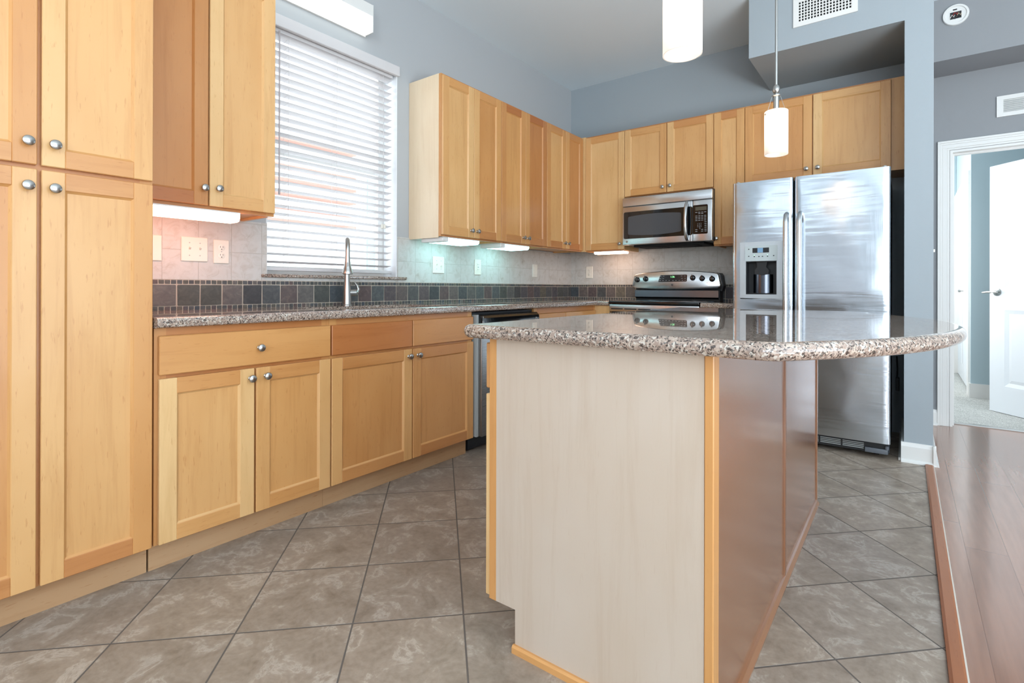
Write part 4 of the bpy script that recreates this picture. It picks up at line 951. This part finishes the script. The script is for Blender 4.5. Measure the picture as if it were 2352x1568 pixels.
m = MB(); rrect(m, 1.3705, 1.487, 1.455, 1.687, my-.002, my+.002, .010); kpad = m.build('keypad', BLACK, kp)
box('keypad_display', (1.390, my-.0028, 1.642), (1.478, my-.0018, 1.672), plain('amber_display', srgb(92, 84, 66), .3), kpad)
m = MB()
for z in (1.628, 1.617, 1.600, 1.588, 1.576, 1.563):
    for x in (1.398, 1.421, 1.444, 1.467):
        if z == 1.617 and x in (1.398, 1.467): continue
        m.box((x-.008, my-.0024, z-.0016), (x+.008, my-.0019, z+.0016))
for z in (1.548, 1.534, 1.520, 1.506, 1.490, 1.476):
    m.box((1.462, my-.0024, z-.0018), (1.478, my-.0019, z+.0018))
for z in (1.490, 1.476):
    for x in (1.398, 1.444): m.box((x-.008, my-.0024, z-.0018), (x+.008, my-.0019, z+.0018))
m.build('keypad_labels', MARK, kpad)
text_mesh('keypad_digits', '1  2  3\n4  5  6\n7  8  9\n   0', .0125, MARK, (1.421, my-.0022, 1.518), FRONT_ROT, kpad, depth=.0002)

# ------------------------------------------------------------------ refrigerator
rf = thing('refrigerator', (2.21, 4.2, 0), 'stainless side-by-side refrigerator with in-door ice dispenser', 'refrigerator')
fy0 = 3.798; RX0, RXM, RX1 = 1.772, 2.151, 2.662; RZ0, RZ1 = .098, 1.748
m = MB(); m.box((RX0+.006, fy0+.082, .03), (RX1-.006, YB-.03, 1.735)); 
m.build('body', DKBLUE, rf)
def curved_door(x0, x1, name, hole=None):
    """door with rounded vertical edges and slightly bowed face; optional recess"""
    m = MB(); r = .016; n = 20; P = []
    P.append((x0, fy0+.078))
    for i in range(5): a = math.radians(180+22.5*i); P.append((x0+r+r*math.cos(a), fy0+r+r*math.sin(a)))
    for i in range(1, n): t = i/n; P.append((x0+r+(x1-x0-2*r)*t, fy0-.003*(1-(2*t-1)**2)))
    for i in range(5): a = math.radians(270+22.5*i); P.append((x1-r+r*math.cos(a), fy0+r+r*math.sin(a)))
    P.append((x1, fy0+.078)); 
    if not hole: m.prism(P, RZ0, RZ1, ax=2, smooth=True); return m.build(name, FRIDGE, rf)
    hx0, hx1, hz0, hz1 = hole
    def clip(lo, hi):
        q = [p for p in P if lo < p[0] < hi]
        def at(x):
            for a, b in zip(P[1:], P[2:]):
                if a[0] <= x <= b[0] and b[0] > a[0]: return a[1]+(b[1]-a[1])*(x-a[0])/(b[0]-a[0])
            return fy0
        if lo > x0: q = [(lo, fy0+.078), (lo, at(lo))]+[p for p in q if p[1] < fy0+.07]
        else: q = [p for p in P if p[0] < hi and not (p[0] > x0 and p[1] > fy0+.07)]
        if hi < x1: q = q+[(hi, at(hi)), (hi, fy0+.078)]
        else: q = q+[(x1, fy0+.078)] if q[-1] != (x1, fy0+.078) else q
        return q
    m.prism(P, RZ0, hz0, ax=2, smooth=True); m.prism(P, hz1, RZ1, ax=2, smooth=True)
    m.prism(clip(x0-1, hx0), hz0, hz1, ax=2, smooth=True); m.prism(clip(hx1, x1+1), hz0, hz1, ax=2, smooth=True)
    return m.build(name, FRIDGE, rf)
fd = curved_door(RX0, RXM-.004, 'freezer_door', (1.862, 2.052, .982, 1.206))
rd = curved_door(RXM+.005, RX1, 'fridge_door')
m = MB(); m.box((RX0+.02, fy0+.079, RZ0+.01), (RX1-.02, fy0+.0815, RZ1-.01)); m.build('door_gasket', BLACKM, rf)
def arc_handle(x, par):
    m = MB(); pts = []; z0, z1 = .48, 1.510
    pts = [(x, fy0+.000, z0), (x, fy0-.03, z0+.012), (x, fy0-.050, z0+.05)]+[(x, fy0-.052-.010*math.sin(math.pi*i/8), z0+.06+(z1-z0-.12)*i/8) for i in range(9)]+[(x, fy0-.050, z1-.05), (x, fy0-.03, z1-.010), (x, fy0+.000, z1)]
    m.tube(pts, .0155, n=14); m.build('door_handle', STEEL, par)
arc_handle(2.112, fd); arc_handle(2.190, rd)
# dispenser
m = MB(); 
fr = [(1.824, 2.097, .944, 1.337)]
yo = fy0-.007
for (a, b, c, e) in ((1.824, 1.862, .950, 1.325), (2.052, 2.097, .950, 1.325), (1.862, 2.052, .950, .982)): m.box((a, yo, c), (b, fy0+.004, e))
rr = [(1.824, .956), (1.830, .947), (1.90, .950), (1.96, .953), (2.02, .950), (2.09, .944), (2.097, .950)]
m.prism(rr+[(2.097, .951), (1.824, .9565)], yo, fy0+.004, ax=1)
m.box((1.862, yo, 1.206), (2.052, fy0+.004, 1.325)); m.box((1.824, yo, 1.325), (2.097, fy0+.004, 1.3365))
dp = m.build('dispenser_frame', plain('dispenser_silver', srgb(196, 202, 206), .3, .6), fd)
m = MB(); m.box((1.862, fy0+.070, .982), (2.052, fy0+.076, 1.206)); m.box((1.8622, fy0, .982), (1.8665, fy0+.07, 1.206)); m.box((2.0475, fy0, .982), (2.0518, fy0+.07, 1.206)); m.box((1.8665, fy0, 1.2), (2.0475, fy0+.07, 1.206)); m.box((1.8665, fy0, .982), (2.0475, fy0+.07, .990)); m.build('dispenser_recess', plain('recess_black', srgb(12, 13, 16), .4), dp)
m = MB(); n = 16; v = []
for z in (.990, 1.118):
    for i in range(n+1): a = math.pi*i/n; v.append((1.957-.062*math.cos(a), fy0+.066-.036*math.sin(a), z))
m.add(v, [(i, i+1, n+2+i, n+1+i) for i in range(n)]+[list(range(n+1)), list(range(n+1, 2*n+2))], smooth=True); m.build('drip_cradle', steel('smoked_steel', srgb(96, 100, 108), .18), dp)
m = MB(); m.prism([(1.925, 1.2), (1.99, 1.2), (1.985, 1.165), (2.002, 1.145), (1.998, 1.118), (1.957, 1.112), (1.916, 1.118), (1.912, 1.145), (1.93, 1.165)], fy0+.012, fy0+.05, ax=1, smooth=False); m.build('dispenser_lever', BLACKM, dp)
m = MB(); rrect(m, 1.857, 2.058, 1.207, 1.310, yo-.004, yo+.002, .006); ctl = m.build('dispenser_controls', plain('control_silver', srgb(182, 190, 190), .35), dp)
box('dispenser_display', (1.905, yo-.0048, 1.262), (2.007, yo-.0038, 1.295), BLACKM, ctl); box('blue_screen', (1.936, yo-.0054, 1.263), (1.970, yo-.0046, 1.294), LCD, ctl)
m = MB()
for x, z in ((1.881, 1.288), (1.881, 1.240), (1.916, 1.237), (1.945, 1.237), (1.967, 1.237), (1.998, 1.237), (2.035, 1.240)): m.box((x-.004, yo-.0044, z-.003), (x+.004, yo-.0039, z+.003))
for x in (1.914, 1.996):
    for z in (1.268, 1.288): m.box((x-.006, yo-.0052, z-.001), (x+.006, yo-.0047, z+.001))
m.build('control_icons', MARKD, ctl)
m = MB(); m.box((1.996, yo-.0046, 1.245), (2.000, yo-.0039, 1.249)); m.box((1.914, yo-.0046, 1.245), (1.918, yo-.0039, 1.249)); m.build('green_indicator', GREENL, ctl)
for x in (RX0+.03, RX1-.03):
    m = MB(); m.lathe([(.010, 0), (.010, .010), (.006, .013), (.0005, .013)], (x, fy0+.035, RZ1+.0005), n=14); m.box((x-.012, fy0+.035, RZ1+.0005), (x+.012, fy0+.10, RZ1+.009)); m.build('hinge_cover', GREYP, rf)
m = MB(); m.box((RX0+.01, fy0+.035, .028), (RX1-.01, fy0+.07, .092), bev=.003); gr = m.build('base_grille', BLACKM, rf)
for i, (a, b) in enumerate(((1.82, 1.93), (1.94, 2.05), (2.06, 2.17), (2.18, 2.29), (2.30, 2.41), (2.42, 2.53))):
    m = MB()
    for z in (.046, .056, .066, .076): m.box((a, fy0+.031, z), (b, fy0+.035, z+.004))
    m.build('grille_bars', GREYP, gr)
m = MB(); m.box((2.535, fy0+.018, .030), (RX1-.012, fy0+.034, .060), bev=.004); m.lathe([(.010, 0), (.010, .02)], (2.645, fy0+.026, .060), n=12); m.build('hinge_bracket', plain('bracket_grey', srgb(96, 100, 106), .4), gr)
for x in (RX0+.07, RX1-.07):
    m = MB(); m.lathe([(.022, -.012), (.022, .012)], (x, fy0+.12, .022), ax=0, n=18); m.build('roller', BLACKM, rf)
m = MB(); m.tube([(2.685, 4.50, .55), (2.69, 4.42, .48), (2.687, 4.40, .40), (2.69, 4.45, .34)], .004, n=8); m.box((2.68, 4.37, .33), (2.70, 4.41, .42), bev=.003); tag(m.build('power_cord', BLACKM), 'black power cord hanging in gap beside refrigerator', 'cord')

# ------------------------------------------------------------------ island
IY0, IY1, IX0, IX1 = 1.17, 2.857, 1.764, 2.397
il = thing('kitchen_island', (2.08, 2.0, 0), 'maple kitchen island base with pale end panel and doors facing sink', 'island')
ITK = 1.858
m = MB(); m.prism([(ITK, .002), (2.378, .002), (2.378, CT-.001), (1.789, CT-.001), (1.789, .117), (ITK, .117)], IY0, IY0+.016, ax=1, tone=.3); m.build('end_panel', PALE, il)
m = MB(); m.prism([(ITK, .0), (2.37, .0), (2.37, CT-.001), (1.789, CT-.001), (1.789, .117), (ITK, .117)], IY1-.016, IY1-.0005, ax=1, tone=.3); m.build('end_panel', PALE, il)
m = MB(); m.box((1.80, IY0+.016, .117), (2.376, IY1-.016, .135), tone=.4); m.box((2.360, IY0+.016, .0), (2.376, IY1-.016, CT-.002), tone=.4); m.box((1.80, IY0+.016, CT-.02), (2.36, IY1-.016, CT-.002), tone=.4); m.build('carcass', MAPLE, il)
box('toe_kick', (ITK-.0, IY0+.016, 0), (ITK+.015, IY1-.016, .117), KICK, il, grain=1, tone=.5)
m = MB(); m.box((2.3785, IY0-.002, .0), (IX1+.002, IY0+.040, CT-.001), bev=.002, tone=.3); m.build('corner_post', EDGE, il)
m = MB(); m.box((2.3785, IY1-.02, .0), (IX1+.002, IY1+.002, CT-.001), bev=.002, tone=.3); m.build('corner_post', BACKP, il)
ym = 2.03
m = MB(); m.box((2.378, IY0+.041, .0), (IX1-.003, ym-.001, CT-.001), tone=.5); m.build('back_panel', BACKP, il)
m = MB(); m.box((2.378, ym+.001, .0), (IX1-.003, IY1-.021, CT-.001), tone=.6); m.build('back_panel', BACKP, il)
m = MB(); m.prism([(IX1-.003, ym-.011), (IX1+.002, ym-.010), (IX1+.003, ym), (IX1+.002, ym+.010), (IX1-.003, ym+.011)], .0, CT-.001, ax=2, tone=.7); m.build('joint_batten', BACKP, il)
m = MB(); q = .012
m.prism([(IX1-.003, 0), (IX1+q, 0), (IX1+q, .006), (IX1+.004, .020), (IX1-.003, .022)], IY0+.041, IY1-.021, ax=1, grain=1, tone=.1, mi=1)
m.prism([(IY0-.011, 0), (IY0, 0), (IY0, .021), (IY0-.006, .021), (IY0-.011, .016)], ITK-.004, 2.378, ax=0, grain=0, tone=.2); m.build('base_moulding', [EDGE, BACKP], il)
IS = frame((0, 0, 0), (0, 1, 0), (-1, 0, 0))        # d = -x
m = MB()
for y in (IY0, 1.725, 2.28, IY1-.038): m.box((1.764, y, .117), (1.7888, y+.038, CT-.001), tone=.35)
for z in (.117, .69, CT-.039): m.box((1.766, IY0+.038, z), (1.7888, IY1-.038, z+.038), grain=1, tone=.5)
m.build('face_frame', EDGE, il)
for i, (a, b) in enumerate(((IY0+.006, 1.737), (1.745, 2.290), (2.298, IY1-.006))):
    d = MB(); d.box((1.7445, a, .727), (1.7635, b, .860), bev=.003, grain=1, tone=.6); d = d.build('drawer', MAPLE, il); knob(d, (1.7445, (a+b)/2, .79), '-x')
    mid = (a+b)/2
    for (p, q_, ky) in ((a, mid-.003, mid-.035), (mid+.003, b, mid+.035)):
        d = shaker('door', il, IS, p, q_, .120, .710, -1.7445, .3); knob(d, (1.7445, ky, .66), '-x')
# island top : plan polygon (counter-clockwise), bulging towards the living room
P = []
def arc(cx_, cy_, r, a0, a1, n):
    for i in range(n+1): a = math.radians(a0+(a1-a0)*i/n); P.append((cx_+r*math.cos(a), cy_+r*math.sin(a)))
arc(1.692+.03, 1.118+.03, .03, 180, 270, 5)
arc(2.492, 1.118+.085, .085, -90, -28, 7)
c0 = Vector((2.567, 1.163)); c1 = Vector((2.872, 1.98)); c2 = Vector((2.60, 2.80))
# circle through three points
ax_, ay_, bx_, by_, cx2, cy2 = *c0, *c1, *c2
dd = 2*(ax_*(by_-cy2)+bx_*(cy2-ay_)+cx2*(ay_-by_))
ux = ((ax_**2+ay_**2)*(by_-cy2)+(bx_**2+by_**2)*(cy2-ay_)+(cx2**2+cy2**2)*(ay_-by_))/dd
uy = ((ax_**2+ay_**2)*(cx2-bx_)+(bx_**2+by_**2)*(ax_-cx2)+(cx2**2+cy2**2)*(bx_-ax_))/dd
R_ = math.hypot(ax_-ux, ay_-uy)
A0 = math.atan2(ay_-uy, ax_-ux); A1 = math.atan2(cy2-uy, cx2-ux)
for i in range(1, 40): a = A0+(A1-A0)*i/39; P.append((ux+R_*math.cos(a), uy+R_*math.sin(a)))
arc(2.49, 2.83, .12, 10, 90, 6)
arc(1.722, 2.92, .03, 90, 180, 5)
it = slab_bullnose('island_countertop', P, .914, .0385, .019, GRANITE)
tag(it, 'glossy speckled granite island top with rounded edge bulging to the right', 'countertop')

# ------------------------------------------------------------------ pendants
def pendant(x, y, zb, label):
    o = thing('pendant_lamp', (x, y, 3.04), label, 'lamp', 'pendant lamps over the island')
    m = MB(); m.lathe([(.060, -.0005), (.060, -.012), (.05, -.022), (.012, -.028), (.001, -.028)], (x, y, 3.04)); m.build('ceiling_canopy', NICKEL, o)
    m = MB(); m.tube([(x, y, 3.02), (x, y, zb+.305)], .0058, n=12); m.build('rod', NICKEL, o)
    m = MB(); m.lathe([(.005, .325), (.012, .318), (.0155, .306), (.0155, .298), (.012, .288), (.007, .283), (.008, .279), (.020, .276), (.020, .272), (.012, .268), (.012, .215), (.010, .195)], (x, y, zb)); so = m.build('socket', NICKEL, o)
    for k in range(3):
        a = math.radians(100+120*k); m = MB(); m.tube([(x+.018*math.cos(a), y+.018*math.sin(a), zb+.274), (x+.042*math.cos(a), y+.042*math.sin(a), zb+.200), (x+.0455*math.cos(a), y+.0455*math.sin(a), zb+.186)], .0009, n=6); m.build('support_wire', NICKEL, o)
    r0, r1 = .050, .0465
    m = MB(); n = 40; v = []
    for r_, z in ((r0, 0), (r0, .04), (r0, .1), (r0, .16), (r0, .200), (r0-.0015, .2018), (r1, .200), (r1, .1), (r1, 0)):
        for j in range(n): v.append((x+r_*math.cos(2*math.pi*j/n), y+r_*math.sin(2*math.pi*j/n), zb+z))
    m.add(v, [(k*n+j, k*n+(j+1) % n, ((k+1) % 9)*n+(j+1) % n, ((k+1) % 9)*n+j) for k in range(9) for j in range(n)], smooth=True); sh_ = m.build('glass_shade', OPAL, o)
    for k in range(3):
        a = math.radians(100+120*k+60*0); c_ = Vector((math.cos(a), math.sin(a), 0)); m = MB(); p0 = Vector((x, y, zb+.186)); m.tube([p0+c_*.044, p0+c_*.053, p0+c_*.0555], [.003, .0042, .0015], n=10); m.build('shade_screw', NICKEL, sh_)
    m = MB(); m.lathe([(.010, .195), (.014, .18), (.022, .15), (.026, .12), (.022, .09), (.010, .075), (.001, .072)], (x, y, zb), n=20); m.build('light_bulb', L_BULB, o)
pendant(2.262, 1.360, 1.637, 'white glass pendant lamp nearest camera, cut off by top edge of photo')
pendant(2.252, 2.660, 1.642, 'white glass cylinder pendant lamp hanging before refrigerator cabinets')

# ------------------------------------------------------------------ vents, detector
v1 = thing('air_vent', (2.315, YC, 2.745), 'white grid ceiling-level air vent on box above refrigerator', 'vent')
vx0, vx1, vz0, vz1 = 2.137, 2.494, 2.744, 2.935
m = MB(); 
for (a, b) in (((vx0, vz0), (vx1, vz0+.030)), ((vx0, vz1-.030), (vx1, vz1)), ((vx0, vz0+.03), (vx0+.030, vz1-.03)), ((vx1-.030, vz0+.03), (vx1, vz1-.03))): m.box((a[0], YC-.008, a[1]), (b[0], YC-.0005, b[1]))
m.build('vent_frame', WHITE, v1); box('duct_opening', (vx0+.03, YC-.0015, vz0+.03), (vx1-.03, YC-.0005, vz1-.03), DARK, v1)
m = MB(); n = 18
for i in range(n): x = vx0+.030+(i)*(vx1-vx0-.06)/(n-1); m.box((x-.0042, YC-.0065, vz0+.03), (x+.0030, YC-.0030, vz1-.03))
for i in range(8): z = vz0+.03+i*(vz1-vz0-.06)/7; m.box((vx0+.03, YC-.0060, z-.0028), (vx1-.03, YC-.0035, z+.0028))
m.build('vent_louvres', WHITE, v1)
v2 = thing('return_grille', (3.42, YD, 2.245), 'white slatted wall vent above doorway at right edge', 'vent')
m = MB(); a0_, a1_ = 3.249, 3.62
for (a, b) in (((a0_, 2.245), (a1_, 2.274)), ((a0_, 2.363), (a1_, 2.392)), ((a0_, 2.274), (a0_+.035, 2.363)), ((a1_-.035, 2.274), (a1_, 2.363))): m.box((a[0], YD-.010, a[1]), (b[0], YD-.0005, b[1]))
m.build('vent_frame', WHITE, v2); box('duct_opening', (a0_+.035, YD-.0015, 2.274), (a1_-.035, YD-.0005, 2.363), GREYP, v2)
m = MB()
for i in range(7): z = 2.280+i*.0125; m.prism([(YD-.009, z-.003), (YD-.002, z+.005), (YD-.002, z+.006), (YD-.009, z-.001)], a0_+.035, a1_-.035, ax=0)
m.build('vent_louvres', WHITE, v2)
sd = thing('smoke_detector_base', (3.005, 4.685, 2.905), 'round white smoke detector base with exposed wires, cover missing', 'smoke detector')
m = MB(); m.lathe([(.071, 0), (.071, -.010), (.068, -.014), (.058, -.014), (.056, -.007), (.001, -.007)], (3.005, 4.6845, 2.905), ax=1, n=36); m.build('base_ring', WHITE, sd)
m = MB(); m.box((2.975, 4.6765, 2.878), (3.035, 4.6775, 2.925)); m.box((2.99, 4.6765, 2.937), (3.012, 4.6775, 2.945)); m.build('junction_opening', MARKD, sd)
for k, (c_, mt) in enumerate((((2.985, 2.895), WHITE), ((3.0, 2.91), RED), ((3.02, 2.90), plain('wire_cream', srgb(210, 190, 160), .5)), ((3.012, 2.886), MARKD))):
    m = MB(); m.tube([(c_[0]-.012, 4.676, c_[1]-.010), (c_[0], 4.668, c_[1]+.010), (c_[0]+.010, 4.672, c_[1]-.006), (c_[0]+.014, 4.676, c_[1]+.008)], .0022, n=6); m.build('wire', mt, sd)

# ------------------------------------------------------------------ outside the kitchen window
nb = thing('neighbour_building', (-6.5, 3.6, -3), 'pale neighbouring building glimpsed between blind slats', 'building')
box('wall', (-7.5, -2, -3), (-6.5, 16, 6), OUTW, nb)
for i in range(8):
    for zc in (.1, 1.35, 2.6):
        y = 7.0+i*.85; box('window', (-6.5, y, zc), (-6.46, y+.30, zc+.75), OUTG, nb)
tb = thing('timber_awning', (-1.6, 1.9, 1.4), 'pale orange timber slatted screen outside kitchen window', 'awning')
for i in range(7): box('timber_board', (-1.72, .8, 1.60+i*.12), (-1.60, 3.16, 1.622+i*.12), BRICK, tb)
for y in (.9, 1.35): box('timber_post', (-1.74, y-.04, -3), (-1.58, y+.04, 2.6), BRICK, tb)
m = MB(); m.box((-30, -20, -3.1), (-.2, 30, -3.0)); struct(m.build('ground', OUTW, origin=(0, 0, 0)))
